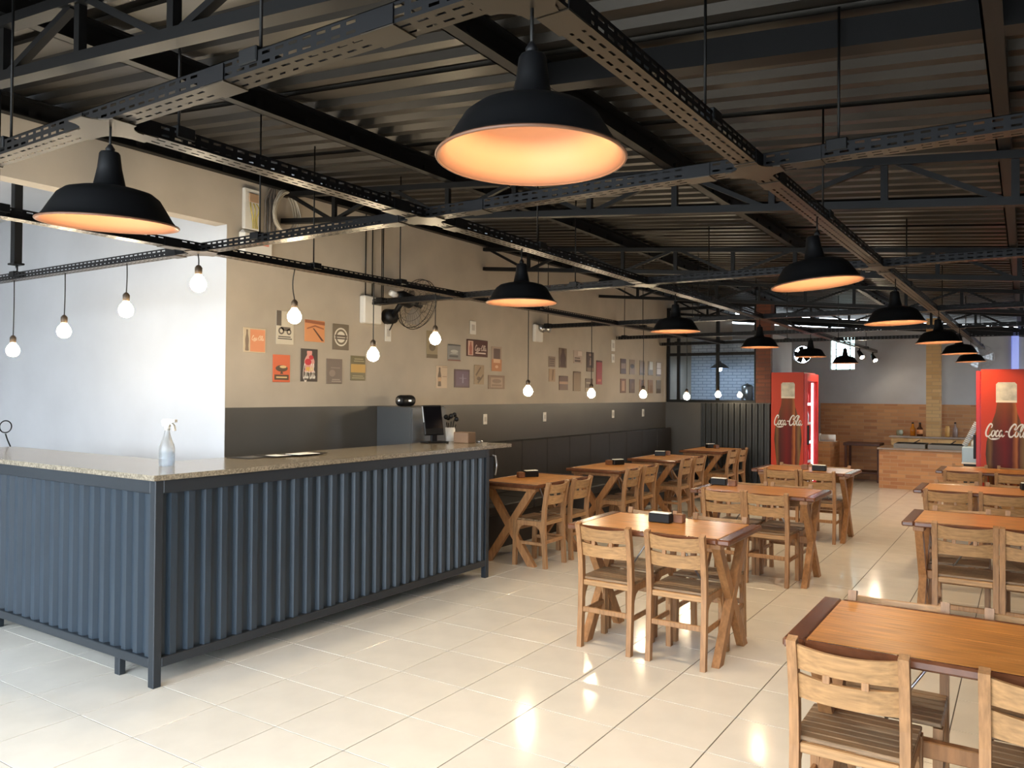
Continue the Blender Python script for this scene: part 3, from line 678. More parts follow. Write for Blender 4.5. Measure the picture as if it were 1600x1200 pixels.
# ------------------------------------------------------------------ printed graphics (flat prints)
def catmull(pts, n=6):
    o = []
    for i in range(len(pts) - 1):
        p0, p1, p2, p3 = pts[max(i - 1, 0)], pts[i], pts[i + 1], pts[min(i + 2, len(pts) - 1)]
        for k in range(n):
            t = k / n
            o.append(tuple(.5 * ((2 * p1[j]) + (-p0[j] + p2[j]) * t + (2 * p0[j] - 5 * p1[j] + 4 * p2[j] - p3[j]) * t * t + (-p0[j] + 3 * p1[j] - 3 * p2[j] + p3[j]) * t ** 3) for j in range(len(p1))))
    o.append(pts[-1]); return o
SCRIPT = [  # flowing script lettering "Coca-Cola", strokes in units of letter height: (points, width)
    ([(.62, .78), (.58, .93), (.42, .97), (.22, .72), (.10, .35), (.18, .08), (.40, .06), (.60, .25)], .12), ([(.62, .78), (.52, .70)], .08),
    ([(.80, .50), (.66, .42), (.62, .18), (.74, .06), (.88, .20), (.90, .42), (.80, .50), (.98, .44)], .10),
    ([(1.22, .42), (1.14, .50), (1.02, .36), (1.00, .14), (1.12, .06), (1.28, .20)], .10),
    ([(1.56, .44), (1.44, .50), (1.32, .34), (1.32, .10), (1.44, .08), (1.58, .30), (1.62, .48)], .10), ([(1.62, .48), (1.58, .16), (1.66, .06), (1.80, .18)], .10),
    ([(1.82, .40), (1.94, .44), (2.08, .40)], .08),
    ([(2.74, .76), (2.72, .93), (2.54, .97), (2.30, .72), (2.16, .35), (2.24, .08), (2.46, .06), (2.68, .25)], .12), ([(2.74, .76), (2.62, .62), (2.78, .60), (2.98, .86), (3.20, .98), (3.42, .92), (3.44, .76)], .09),
    ([(2.90, .50), (2.76, .42), (2.72, .18), (2.84, .06), (2.98, .20), (3.00, .42), (2.90, .50), (3.08, .40)], .10),
    ([(3.10, .30), (3.32, .62), (3.36, .82), (3.26, .84), (3.16, .50), (3.16, .12), (3.26, .06), (3.38, .18)], .10),
    ([(3.68, .44), (3.56, .50), (3.44, .34), (3.44, .10), (3.56, .08), (3.70, .30), (3.74, .48)], .10), ([(3.74, .48), (3.70, .16), (3.78, .06), (3.92, .20)], .10),
    ([(.30, .04), (.60, -.14), (1.0, -.16), (1.36, -.06), (1.10, -.10), (.70, -.10)], .07)]
def script(x0, y0, wd, ht=None, slant=.12):
    """polygons for the lettering in a box of width wd (letter height = wd/4 unless given)"""
    k = wd / 3.95; kh = (ht or k); polys = []
    for pts, wt in SCRIPT:
        c = catmull(pts); n = len(c); l, r = [], []
        for i in range(n):
            a, b_ = c[max(i - 1, 0)], c[min(i + 1, n - 1)]; dx, dy = b_[0] - a[0], b_[1] - a[1]; q = math.hypot(dx, dy) or 1
            h = wt * .62 * (.55 + .45 * math.sin(math.pi * i / (n - 1)))
            l.append((c[i][0] - dy / q * h, c[i][1] + dx / q * h)); r.append((c[i][0] + dy / q * h, c[i][1] - dx / q * h))
        f = lambda p: (x0 + (p[0] + slant * p[1]) * k, y0 + p[1] * kh)
        polys += [[f(l[i]), f(l[i + 1]), f(r[i + 1]), f(r[i])] for i in range(n - 1)]
    return polys
def rect(a, b_, c, d): return [(a, b_), (c, b_), (c, d), (a, d)]
def ell(cx, cy, rx, ry, n=20): return [(cx + rx * math.cos(2 * math.pi * i / n), cy + ry * math.sin(2 * math.pi * i / n)) for i in range(n)]
BOTTLE = [(.30, 0), (.46, .01), (.50, .05), (.44, .14), (.41, .24), (.47, .38), (.50, .47), (.48, .56), (.38, .68), (.26, .78), (.22, .86), (.25, .87), (.25, .985), (.20, 1)]
def bottle(cx, y0, w_, h_, lo=0.0, hi=1.0):
    """outline of a curvy bottle between the height fractions lo and hi"""
    def hw(f):
        if f <= 0: return BOTTLE[0][0]
        for (a, za), (b_, zb_) in zip(BOTTLE, BOTTLE[1:]):
            if za <= f <= zb_: return a + (b_ - a) * (f - za) / max(zb_ - za, 1e-6)
        return BOTTLE[-1][0]
    fs = sorted({lo, hi} | {z for _, z in BOTTLE if lo < z < hi})
    return [(cx - hw(q) * w_, y0 + q * h_) for q in fs] + [(cx + hw(q) * w_, y0 + q * h_) for q in fs[::-1]]
def printed(layers, to3, name, parent, step=.0004):
    """layers: [(rgb or material, [polygons])] in print coordinates; to3(u, v, lift) gives the point"""
    mb = MB(); ms = []
    for k, (c, polys) in enumerate(layers):
        ms.append(c if isinstance(c, bpy.types.Material) else flat(c))
        for p in polys: mb.add([to3(u, v, step * (k + 1)) for u, v in p], [tuple(range(len(p)))], k)
    return mb.build(name, ms, parent, fix=False)

# ------------------------------------------------------------------ signs on the wall
DK, WHT, ORG, RED_, TAN, GRY = (64, 54, 48), (222, 214, 200), (206, 120, 76), (176, 44, 38), (168, 142, 104), (120, 108, 96)
def rows(n, c0, a, b_, lo, hi, gap=.5):
    h = (hi - lo) / n; return [rect(a + (i % 3) * .03, lo + i * h, b_ - ((i * 2) % 3) * .04, lo + i * h + h * gap) for i in range(n)]
def scr(x0, y0, wd, asp): return script(x0, y0, wd, wd / 3.95 * asp)
SG = [  # y0, y1, z0, z1, base, layers, label, group
 (4.08, 4.30, 1.935, 2.135, (196, 178, 150), [((208, 132, 90), [rect(.30, .04, .97, .94)]), ((120, 100, 84), [bottle(.16, .06, .16, .86)]), ((232, 208, 176), scr(.36, .50, .56, 1.4))], 'orange and cream metal sign with a bottle at its edge', 1),
 (4.41, 4.595, 2.02, 2.30, (196, 186, 168), [((92, 82, 74), [rect(0, .55, .28, 1), ell(.28, .40, .17, .11), ell(.72, .38, .14, .09), rect(.25, .40, .8, .52)]), ((196, 186, 168), [ell(.28, .40, .09, .06), ell(.72, .38, .07, .045)]), ((60, 54, 50), rows(2, 0, .08, .9, .15, .27))], 'pale metal sign with a dark vehicle drawing', 1),
 (4.72, 4.95, 2.06, 2.25, (206, 140, 92), [((150, 90, 60), [[(.0, .86), (1, .80), (1, .95), (0, 1)], [(.1, .62), (.5, .78), (.95, .66), (.95, .60), (.5, .70), (.1, .56)]]), ((96, 62, 46), [[(.38, .62), (.46, .62), (.96, .06), (.84, .06)]])], 'orange metal sign crossed by a dark diagonal stroke', 1),
 (5.05, 5.25, 2.005, 2.24, (112, 100, 84), [((214, 206, 190), [ell(.5, .5, .42, .36)]), ((112, 100, 84), [ell(.5, .5, .35, .30)]), ((214, 206, 190), [ell(.5, .5, .26, .22)]), ((96, 84, 72), [rect(.12, .50, .88, .58), rect(.12, .41, .88, .47)])], 'brown metal sign with a round white emblem', 1),
 (4.38, 4.56, 1.70, 1.93, (204, 96, 56), [((84, 62, 44), [ell(.5, .50, .36, .12), rect(.08, .08, .92, .27), [(.4, .3), (.6, .3), (.5, .44)]]), ((206, 176, 124), [ell(.58, .56, .20, .05), rect(.18, .15, .82, .20)])], 'bright orange metal sign with a dark car and banner', 1),
 (4.68, 4.87, 1.71, 1.995, (66, 56, 50), [((214, 150, 140), [bottle(.5, .28, .62, .66)]), ((190, 48, 56), [ell(.42, .60, .20, .10), ell(.60, .74, .14, .07)]), ((214, 168, 84), [rect(.30, .32, .72, .44)]), ((222, 214, 204), scr(.10, .08, .76, 2.4))], 'dark metal sign of a red and pink bottle over white lettering', 1),
 (4.98, 5.17, 1.695, 1.92, (116, 102, 92), [((138, 124, 112), [ell(.35, .42, .2, .14), rect(.25, .62, .85, .66)]), ((160, 146, 132), rows(2, 0, .3, .92, .08, .22))], 'faded grey-brown metal sign with a faint drawing', 1),
 (5.28, 5.47, 1.73, 1.96, (110, 100, 70), [((190, 152, 82), [rect(0, .32, 1, .66)]), ((158, 146, 112), rows(2, 0, .2, .92, .76, .94) + rows(2, 0, .08, .92, .08, .24))], 'olive metal sign with a broad mustard band', 1),
 (6.38, 6.56, 1.985, 2.27, (150, 136, 108), [((110, 96, 74), [rect(0, 0, 1, .14), ell(.5, .42, .3, .16)])], 'tan metal sign half hidden behind a bulb', 2),
 (6.74, 6.965, 1.97, 2.15, (132, 130, 126), [((92, 90, 88), [rect(0, .92, 1, 1), rect(.1, .22, .8, .34)]), ((180, 178, 172), [ell(.5, .58, .3, .1), rect(.2, .42, .78, .46)]), ((126, 84, 72), [rect(0, 0, 1, .08)])], 'blue-grey metal sign with pale lettering', 2),
 (7.08, 7.49, 2.035, 2.225, (78, 40, 30), [((206, 170, 150), [rect(.06, .06, .30, .92)]), ((164, 100, 84), [bottle(.18, .10, .14, .76)]), ((214, 192, 178), scr(.37, .36, .56, 2.4) + [rect(.4, .18, .9, .26)])], 'wide dark red metal sign with white script lettering', 2),
 (7.57, 7.78, 1.88, 2.17, (158, 138, 120), [((100, 78, 70), [rect(.2, .5, .85, .92)]), ((176, 118, 78), [rect(0, 0, 1, .48)]), ((210, 170, 136), [rect(.18, .34, .85, .5), ell(.5, .18, .16, .06)])], 'tall metal sign, dark above and orange below', 2),
 (6.54, 6.73, 1.67, 1.91, (186, 164, 140), [((92, 74, 56), [bottle(.30, .08, .30, .84)]), ((186, 150, 116), [rect(.17, .30, .43, .48)]), ((150, 130, 110), [rect(.55, .5, .95, .54), rect(.5, .92, 1, .95)])], 'cream metal sign with a single dark bottle', 2),
 (6.86, 7.14, 1.68, 1.88, (78, 52, 62), [((92, 68, 92), [rect(.1, .1, .9, .9)]), ((140, 128, 150), [bottle(.54, .25, .10, .5)] + [rect(.3, .5, .78, .53)])], 'square dark purple metal sign', 2),
 (7.23, 7.42, 1.72, 1.94, (148, 126, 98), [((104, 84, 60), [[(.1, .5), (.6, .92), (.7, .88), (.2, .42)], [(.3, .1), (.9, .55), (.95, .45), (.4, .02)], ell(.45, .3, .2, .1)])], 'tan metal sign with diagonal brown strokes', 2),
 (7.51, 7.85, 1.67, 1.83, (120, 94, 74), [((160, 136, 112), [rect(.14, .12, .86, .84)]), ((120, 94, 74), [rect(.2, .2, .8, .34), ell(.5, .58, .28, .16)])], 'wide brown metal sign with a pale plate', 2),
 (8.89, 9.06, 1.97, 2.11, (132, 112, 94), [((90, 74, 62), rows(4, 0, .1, .9, .1, .9))], 'small brown sign lettered in rows, above a bottle sign', 3),
 (9.16, 9.37, 1.97, 2.235, (112, 92, 72), [((72, 46, 32), [bottle(.5, .04, .75, .92)])], 'brown metal sign filled by one dark bottle', 3),
 (9.57, 9.81, 2.045, 2.225, (172, 152, 136), [((92, 76, 64), [rect(.1, .1, .8, .28), rect(.1, .36, .75, .46)]), ((200, 184, 170), [rect(.5, .6, .98, .95)])], 'small pale sign with two dark lines', 3),
 (9.95, 10.17, 1.94, 2.22, (74, 54, 38), [((150, 120, 100), [ell(.5, .86, .2, .07), bottle(.55, .32, .3, .40)]), ((128, 106, 80), [rect(.05, .02, .95, .2)])], 'dark metal sign with a pale bottle, crossed by a bulb cord', 3),
 (10.26, 10.44, 1.76, 2.11, (150, 52, 46), [((92, 56, 48), [rect(0, .93, 1, 1)]), ((190, 100, 84), [rect(.2, .12, .8, .22)])], 'tall narrow red metal sign', 3),
 (8.90, 9.06, 1.78, 1.95, (160, 132, 102), [((108, 78, 44), [[(.42, .10), (.62, .10), (.78, .92), (.52, .92)]])], 'small tan sign with a leaning bottle', 3),
 (9.17, 9.41, 1.67, 1.86, (84, 50, 28), [((158, 122, 96), [rect(0, .42, 1, .60)])], 'dark brown sign split by a pale band', 3),
 (9.56, 9.78, 1.66, 1.93, (122, 96, 62), [((98, 72, 44), [rect(0, .92, 1, 1), rect(0, 0, .1, 1)])], 'plain ochre metal sign', 3),
 (9.92, 10.15, 1.65, 1.84, (96, 74, 54), [((160, 140, 116), [rect(0, 0, 1, .3), rect(.1, .62, .6, .72)])], 'dark sign with a pale lower edge beside the plain ochre one', 3)]
G4 = [('dark banded', [((150, 130, 116), [rect(.1, .35, .9, .7)])], (92, 72, 60)), ('pale sign with a dark figure', [((84, 72, 58), [ell(.5, .55, .4, .15), rect(.2, .6, .8, .68)])], (140, 122, 102)), ('faint grey', [((104, 94, 84), [rect(.1, 0, 1, .15), rect(.7, .2, .95, .9)])], (136, 122, 108)), ('sign with a bright window shape', [((206, 208, 202), [rect(.3, .4, .95, .98)])], (132, 122, 104)), ('white two panel', [((214, 208, 206), [rect(.08, .12, .95, .52), rect(.08, .56, .95, .95)])], (138, 130, 124)),
      ('brown framed', [((176, 138, 108), [rect(.25, .15, .75, .85)])], (112, 74, 48)), ('plain brown', [((122, 96, 72), [rect(.4, .3, .8, .7)])], (104, 80, 60)), ('bottle', [((104, 78, 50), [bottle(.5, .05, .6, .9)])], (150, 118, 88)), ('ochre', [((128, 96, 58), [rect(.4, .1, .9, .6)])], (144, 110, 72)), ('tan sign with a dark foot', [((88, 68, 38), [rect(.05, 0, .9, .35)])], (122, 108, 84))]
for k, (nm, ly, base) in enumerate(G4):
    y0 = (11.07, 11.40, 11.79, 12.13, 12.48)[k % 5]; z0, z1 = ((1.935, 2.17), (1.64, 1.86))[k // 5]
    SG.append((y0, y0 + .2, z0, z1, base, ly, '%s%s in the %s line of ten by the kitchen window' % (nm, '' if 'sign' in nm else ' sign', ('upper', 'lower')[k // 5]), 4))
GN = {1: 'signs behind the bar', 2: 'signs past the wall fan', 3: 'signs over the bench', 4: 'signs by the kitchen window'}
for (y0, y1, z0, z1, base, ly, lb, g) in SG:
    t = thing('metal_sign', lb, 'sign', (XW, (y0 + y1) / 2, z0), group=GN[g]); W_, H_ = y1 - y0, z1 - z0
    B('plate', flat(base), t, (.001, .008, -W_ / 2, W_ / 2, 0, H_), c=.0015)
    printed(ly, lambda u, v, q: (.008 + q, -W_ / 2 + u * W_, v * H_), 'print', t)

# ------------------------------------------------------------------ fittings on the sign wall
def plate(y, z, w_, h_, label, face=m_whitep, kind='outlet'):
    t = thing('wall_plate', label, 'wall plate', (XW, y, z), group='white wall plates')
    B('cover', face, t, (.004, .014, -w_ / 2, w_ / 2, -h_ / 2, h_ / 2), c=.003); B('insert', mat('plate_insert', (186, 180, 172), .5), t, (.014, .018, -w_ * .25, w_ * .25, -h_ * .22, h_ * .22), c=.001)
for k, y in enumerate((7.446, 8.789, 10.811, 11.928)): plate(y, 1.318, .075, .12, 'white socket plate on the charcoal dado, %s from the bar' % ORD[k])
plate(5.78, 2.205, .085, .17, 'white socket plate below the wall fan with its cable'); plate(7.193, 2.36, .11, .15, 'blank white plate above the dark red lettered sign')
plate(10.80, 2.355, .12, .17, 'larger white plate between the last two sign clusters'); plate(10.80, 2.161, .10, .13, 'smaller white plate below another between the last two sign clusters')
t = thing('junction_box', 'white junction box on the wall under the tray end', 'box', (XW, 5.507, 2.40)); B('body', m_whitep, t, (.001, .07, -.12, .12, -.13, .13), c=.01); B('vent', m_black, t, (.07, .073, -.02, .10, .05, .07), c=0)
t = thing('emergency_light', 'white twin head emergency light under the tray end', 'emergency light', (XW, 8.614, 2.40)); B('body', m_whitep, t, (.001, .05, -.13, .06, -.12, .10), c=.01)
for dy, dz in ((-.02, .06), (.13, .07)): MB().tube([(.03, dy, dz), (.10, dy + .01, dz - .01)], [.04, .055], 16).build('head', m_chrome, t)
# wires dropping to the tray end
for k, dy in enumerate((-.02, .06, .20)):
    tag(MB().tube([(XW + .02 + .01 * k, 5.47 + dy, 2.5), (XW + .02 + .01 * k, 5.47 + dy, 3.33)], .006, 6).build('conduit', m_steel), 'thin dark conduit dropping down the wall to the tray end, %s of three' % ('bar side one', 'middle one', 'kitchen side one')[k], 'conduit')
# oscillating wall fan
fn = thing('wall_fan', 'oscillating wall fan with wire cage and black motor on the sign wall', 'fan', (XW, 5.98, 2.40))
MB().tube([(.002, -.22, -.04), (.10, -.22, -.04)], [.075, .07], 20).build('wall_mount', m_black, fn)
MB().tube([(.08, -.22, -.04), (.16, -.24, .02), (.26, -.28, .09)], .026, 10).build('arm', m_black, fn)
A = Vector((.12, .96, -.22)).normalized(); Cc = Vector((.30, -.12, .08))       # fan axis and cage centre
U = A.cross(Vector((0, 0, 1))).normalized(); V = U.cross(A)
mo_ = MB().tube([Cc - A * .26, Cc - A * .20, Cc - A * .08, Cc - A * .05], [.04, .068, .07, .04], 18).build('motor', m_black, fn)
MB().tube([Cc - A * .34, Cc - A * .24], [.026, .034], 14).build('rear_cap', m_whitep, mo_)
cg = MB()
for dd, rr in ((-.05, .12), (-.045, .19), (-.02, .245), (.02, .25), (.06, .22), (.085, .15), (.095, .06)):
    cg.tube([Cc + A * dd + U * rr * math.cos(a) + V * rr * math.sin(a) for a in [2 * math.pi * i / 32 for i in range(32)]], .0035 if rr > .24 else .0018, 5, closed=True)
for i in range(36):
    a = 2 * math.pi * i / 36; d_ = U * math.cos(a) + V * math.sin(a)
    cg.tube([Cc + A * .098 + d_ * .04, Cc + A * .08 + d_ * .17, Cc + A * .02 + d_ * .25, Cc - A * .03 + d_ * .235, Cc - A * .055 + d_ * .07], .0011, 4)
cg.build('cage', m_steel, fn)
MB().tube([Cc - A * .05, Cc + A * .06], .03, 14).build('hub', m_black, fn)
for k in range(3):
    a = 2 * math.pi * k / 3 + .4; d1 = U * math.cos(a) + V * math.sin(a); d2 = -U * math.sin(a) + V * math.cos(a); vs = []
    for r_, wd in ((.03, .03), (.12, .075), (.2, .08)):
        for q in (-1, 1):
            for s_ in (-.002, .002): vs.append(Cc + A * (.01 + .02 * q + s_) + d1 * r_ + d2 * wd * q)
    MB().add(vs, [(0, 2, 6, 4), (4, 6, 10, 8), (1, 5, 7, 3), (5, 9, 11, 7), (8, 10, 11, 9), (0, 4, 5, 1), (4, 8, 9, 5), (2, 3, 7, 6), (6, 7, 11, 10)]).build('blade', mat('smoke_blade', (120, 108, 94), .4), fn)
tag(MB().tube([(XW + .02, 5.79, 2.23), (XW + .05, 5.80, 2.29), (XW + .04, 5.86, 2.34), (XW + .03, 5.92, 2.36)], .006, 6).build('fan_cable', m_cord), 'short dark cable from the fan mount to its socket', 'cable')
# electric boxes and cable coils high on the wall
t = thing('breaker_box', 'open white breaker box with yellow wires high on the wall', 'electric box', (XW, 4.13, 3.08))
B('back_box', m_whitep, t, (.001, .04, -.075, .075, -.16, .17), c=.006); B('breaker', mat('tan_breaker', (170, 140, 112), .6), t, (.04, .055, -.04, .05, .06, .13), c=.003)
for k in range(3): MB().tube(catmull([(.05, -.03 + .03 * k, .05), (.07, -.04 + .04 * k, 0), (.055, -.01 + .02 * k, -.07), (.05, .0 + .02 * k, -.15)]), .005, 6).build('wire', mat('yellow_wire', (186, 168, 84), .6), t)
t = thing('alarm_panel', 'white rounded panel with a red label under the breaker box', 'electric box', (XW, 4.17, 2.78)); B('body', m_whitep, t, (.001, .07, -.16, .16, -.10, .13), c=.03); B('label', flat((214, 130, 110)), t, (.0705, .072, -.02, .10, .02, .08), c=0)
t = thing('cable_coil', 'loops of cream cable hanging from the wall purlin', 'cable', (XW + .06, 4.43, 3.12))
for k in range(6):
    rx, rz_ = .105 + .006 * k, .16 + .006 * (k % 4); oy = .012 * math.sin(k * 2.1)
    MB().tube([(.012 * k, oy + rx * math.cos(a) * (1 - .25 * math.sin(a)), rz_ * math.sin(a) + .01 * math.sin(k)) for a in [2 * math.pi * i / 26 for i in range(26)]], .0075, 6, closed=True).build('loop', mat('cream_cable', (176, 166, 150), .6), t)
t = thing('cable_bundle', 'bundle of grey cables dropping beside the cream coil', 'cable', (XW + .03, 4.31, 2.92))
for k in range(6): MB().tube(catmull([(.01 * (k % 3), -.05 + .018 * k, 0), (.02, -.06 + .022 * k, .2), (.01, -.05 + .02 * k, .28), (.02, 0 + .006 * k, .39)]), .008, 6).build('cable', mat('grey_cable_%d' % (k % 2), ((110, 102, 96), (70, 66, 64))[k % 2], .6), t)
# black drop post over the side opening
t = thing('drop_post', 'black steel drop post hanging from the slab to the tray in the opening', 'post', (-6.42, 2.92, 0)); B('tube', m_steel, t, (-.03, .03, -.03, .03, 2.58, 3.36)); B('foot_plate', m_steel, t, (-.05, .05, -.04, .04, 2.565, 2.58)); MB().tube([(0, 0, 2.5), (0, 0, 2.57)], .006, 6).build('rod', m_chrome, t)

# ------------------------------------------------------------------ kitchen partition and kitchen
KX = -3.45
wk = struct(MB().box(XW, KX, YK, YK + .1, 0, 1.49).build('wall_kitchen', m_dado)); wk['label'] = 'charcoal low wall under the kitchen window'
struct(MB().box(KX - .08, KX, YK + .1, 14.25, 0, 2.62).build('wall_kitchen_side', m_greywall))['label'] = 'grey side wall of the kitchen behind the fridge'
ktile = brickmat('white_kitchen_tile', (196, 204, 214), (188, 197, 210), (140, 150, 168), .16, .055)
struct(MB().box(XW, KX - .08, 14.15, 14.25, 0, 2.62).build('wall_kitchen_back', ktile))['label'] = 'white tiled wall seen through the kitchen window'
tag(wall_sheet('corrugated_panel', 'x', -4.615, KX, YK - .004, -1, .02, 1.48, mat('black_corrugated_sheet', (34, 36, 36), .45), None, .10), 'black corrugated sheet panel below the kitchen window', 'panel')
kw = struct(thing('window_2', 'dark steel framed kitchen window', 'window')); del kw['category']
kz = 3.1
for x in (-5.215, -5.03, -4.34, -3.70): B('mullion', m_steel, kw, (x - .025, x + .025, YK + .02, YK + .07, 1.49, kz))
for z, nm in ((1.51, 'sill'), (2.31, 'transom'), (kz, 'head')): B(nm, m_steel, kw, (XW + .01, KX - .25, YK + .015, YK + .075, z - .025, z + .025))
for xa, xb in ((-5.19, -5.055), (-5.005, -4.365), (-4.315, -3.725)): B('pane', glass('kitchen_pane', (.88, .94, 1), .03), kw, (xa, xb, YK + .043, YK + .047, 1.535, 2.285), c=0)
tag(MB().box(KX - .24, KX - .001, YK + .001, YK + .22, 1.49, 3.1).build('brick_pillar', m_brickd), 'dark brick pillar at the end of the kitchen window', 'pillar')
t = thing('kitchen_lamp', 'small blue-grey pendant with a cool bulb inside the kitchen', 'pendant lamp', (-4.46, 13.4, 2.05))
sh = MB(); sh.shell([(.02, .16), (.03, .13), (.09, .10), (.15, .05), (.165, .03)], 28); sh.build('shade', mat('blue_grey_shade', (70, 80, 92), .4), t)
MB().ball((0, 0, .02), .045, 14, 8).build('bulb', emit('cool_bulb', (.75, .88, 1), 130), t); MB().tube([(0, 0, .06), (0, 0, 1.308)], .005, 6).build('cord', m_cord, t)
kc = thing('kitchen_counter', 'steel kitchen worktop behind the partition', 'worktop', (0, 0, 0)); B('top', m_chrome, kc, (-5.2, -3.6, 13.55, 14.14, 1.42, 1.46)); B('shelf', m_chrome, kc, (-5.2, -3.6, 13.6, 14.14, .3, .33))
for x in (-5.15, -3.67):
    for y in (13.6, 14.08): B('leg', m_chrome, kc, (x, x + .04, y, y + .04, 0, 1.42))
t = thing('coffee_urn', 'stainless steel urn on the kitchen worktop', 'urn', (-4.08, 13.75, 1.46))
MB().lathe([(1e-5, 0), (.10, 0), (.10, .30), (.085, .33), (.03, .35), (1e-5, .37)], 24).build('body', m_chrome, t); MB().tube([(.0, -.10, .06), (0, -.15, .05)], .012, 8).build('tap', m_black, t)
t = thing('tall_pot', 'tall stainless pot beside the kitchen urn', 'pot', (-3.84, 13.78, 1.46)); MB().lathe([(1e-5, 0), (.08, 0), (.08, .32), (.088, .325), (.088, .34), (1e-5, .34)], 24).build('body', m_chrome, t); MB().tube([(-.05, 0, .34), (-.05, 0, .38), (.05, 0, .38), (.05, 0, .34)], .008, 6).build('handle', m_black, t)

# ------------------------------------------------------------------ fridges with bottle print and script lettering
def bottle_mat():
    m = bpy.data.materials.new('bottle_print'); m.use_nodes = True; nt = m.node_tree; L = nt.links.new; b = nt.nodes['Principled BSDF']; b.inputs['Roughness'].default_value = .45; b.inputs['Specular IOR Level'].default_value = .2
    tc = nt.nodes.new('ShaderNodeTexCoord'); sx = nt.nodes.new('ShaderNodeSeparateXYZ'); L(tc.outputs['Generated'], sx.inputs[0])
    rp = nt.nodes.new('ShaderNodeValToRGB'); cr = rp.color_ramp; cr.elements[0].position = .0; cr.elements[0].color = lin((58, 42, 22)) + (1,); cr.elements[1].position = 1; cr.elements[1].color = lin((52, 40, 24)) + (1,)
    for p, c in ((.12, (120, 84, 46)), (.2, (74, 30, 20)), (.45, (112, 22, 16)), (.62, (84, 18, 14)), (.74, (178, 104, 52)), (.8, (84, 28, 20)), (.92, (128, 96, 56))):
        e_ = cr.elements.new(p); e_.color = lin(c) + (1,)
    nz = nt.nodes.new('ShaderNodeTexNoise'); nz.inputs['Scale'].default_value = 4; ad = nt.nodes.new('ShaderNodeMath'); ad.operation = 'MULTIPLY_ADD'; ad.inputs[1].default_value = .16; L(nz.outputs[0], ad.inputs[0]); L(sx.outputs[0], ad.inputs[2])
    sb_ = nt.nodes.new('ShaderNodeMath'); sb_.operation = 'SUBTRACT'; sb_.inputs[1].default_value = .08; L(ad.outputs[0], sb_.inputs[0]); L(sb_.outputs[0], rp.inputs[0])
    mx = nt.nodes.new('ShaderNodeMix'); mx.data_type = 'RGBA'; r2 = nt.nodes.new('ShaderNodeValToRGB'); r2.color_ramp.elements[0].position = .66; r2.color_ramp.elements[0].color = (0, 0, 0, 1); r2.color_ramp.elements[1].position = 1.0; r2.color_ramp.elements[1].color = (.22, .22, .22, 1)
    L(sx.outputs[2], r2.inputs[0]); L(r2.outputs[0], mx.inputs[0]); L(rp.outputs[0], mx.inputs[6]); mx.inputs[7].default_value = lin((190, 128, 62)) + (1,); L(mx.outputs[2], b.inputs['Base Color'])
    return m
m_bottle = bottle_mat(); m_cap = mat('bottle_cap_print', (206, 196, 168), .35, var=.35, scale=9); m_led = emit('fridge_led', (.80, .90, 1), 4.5)
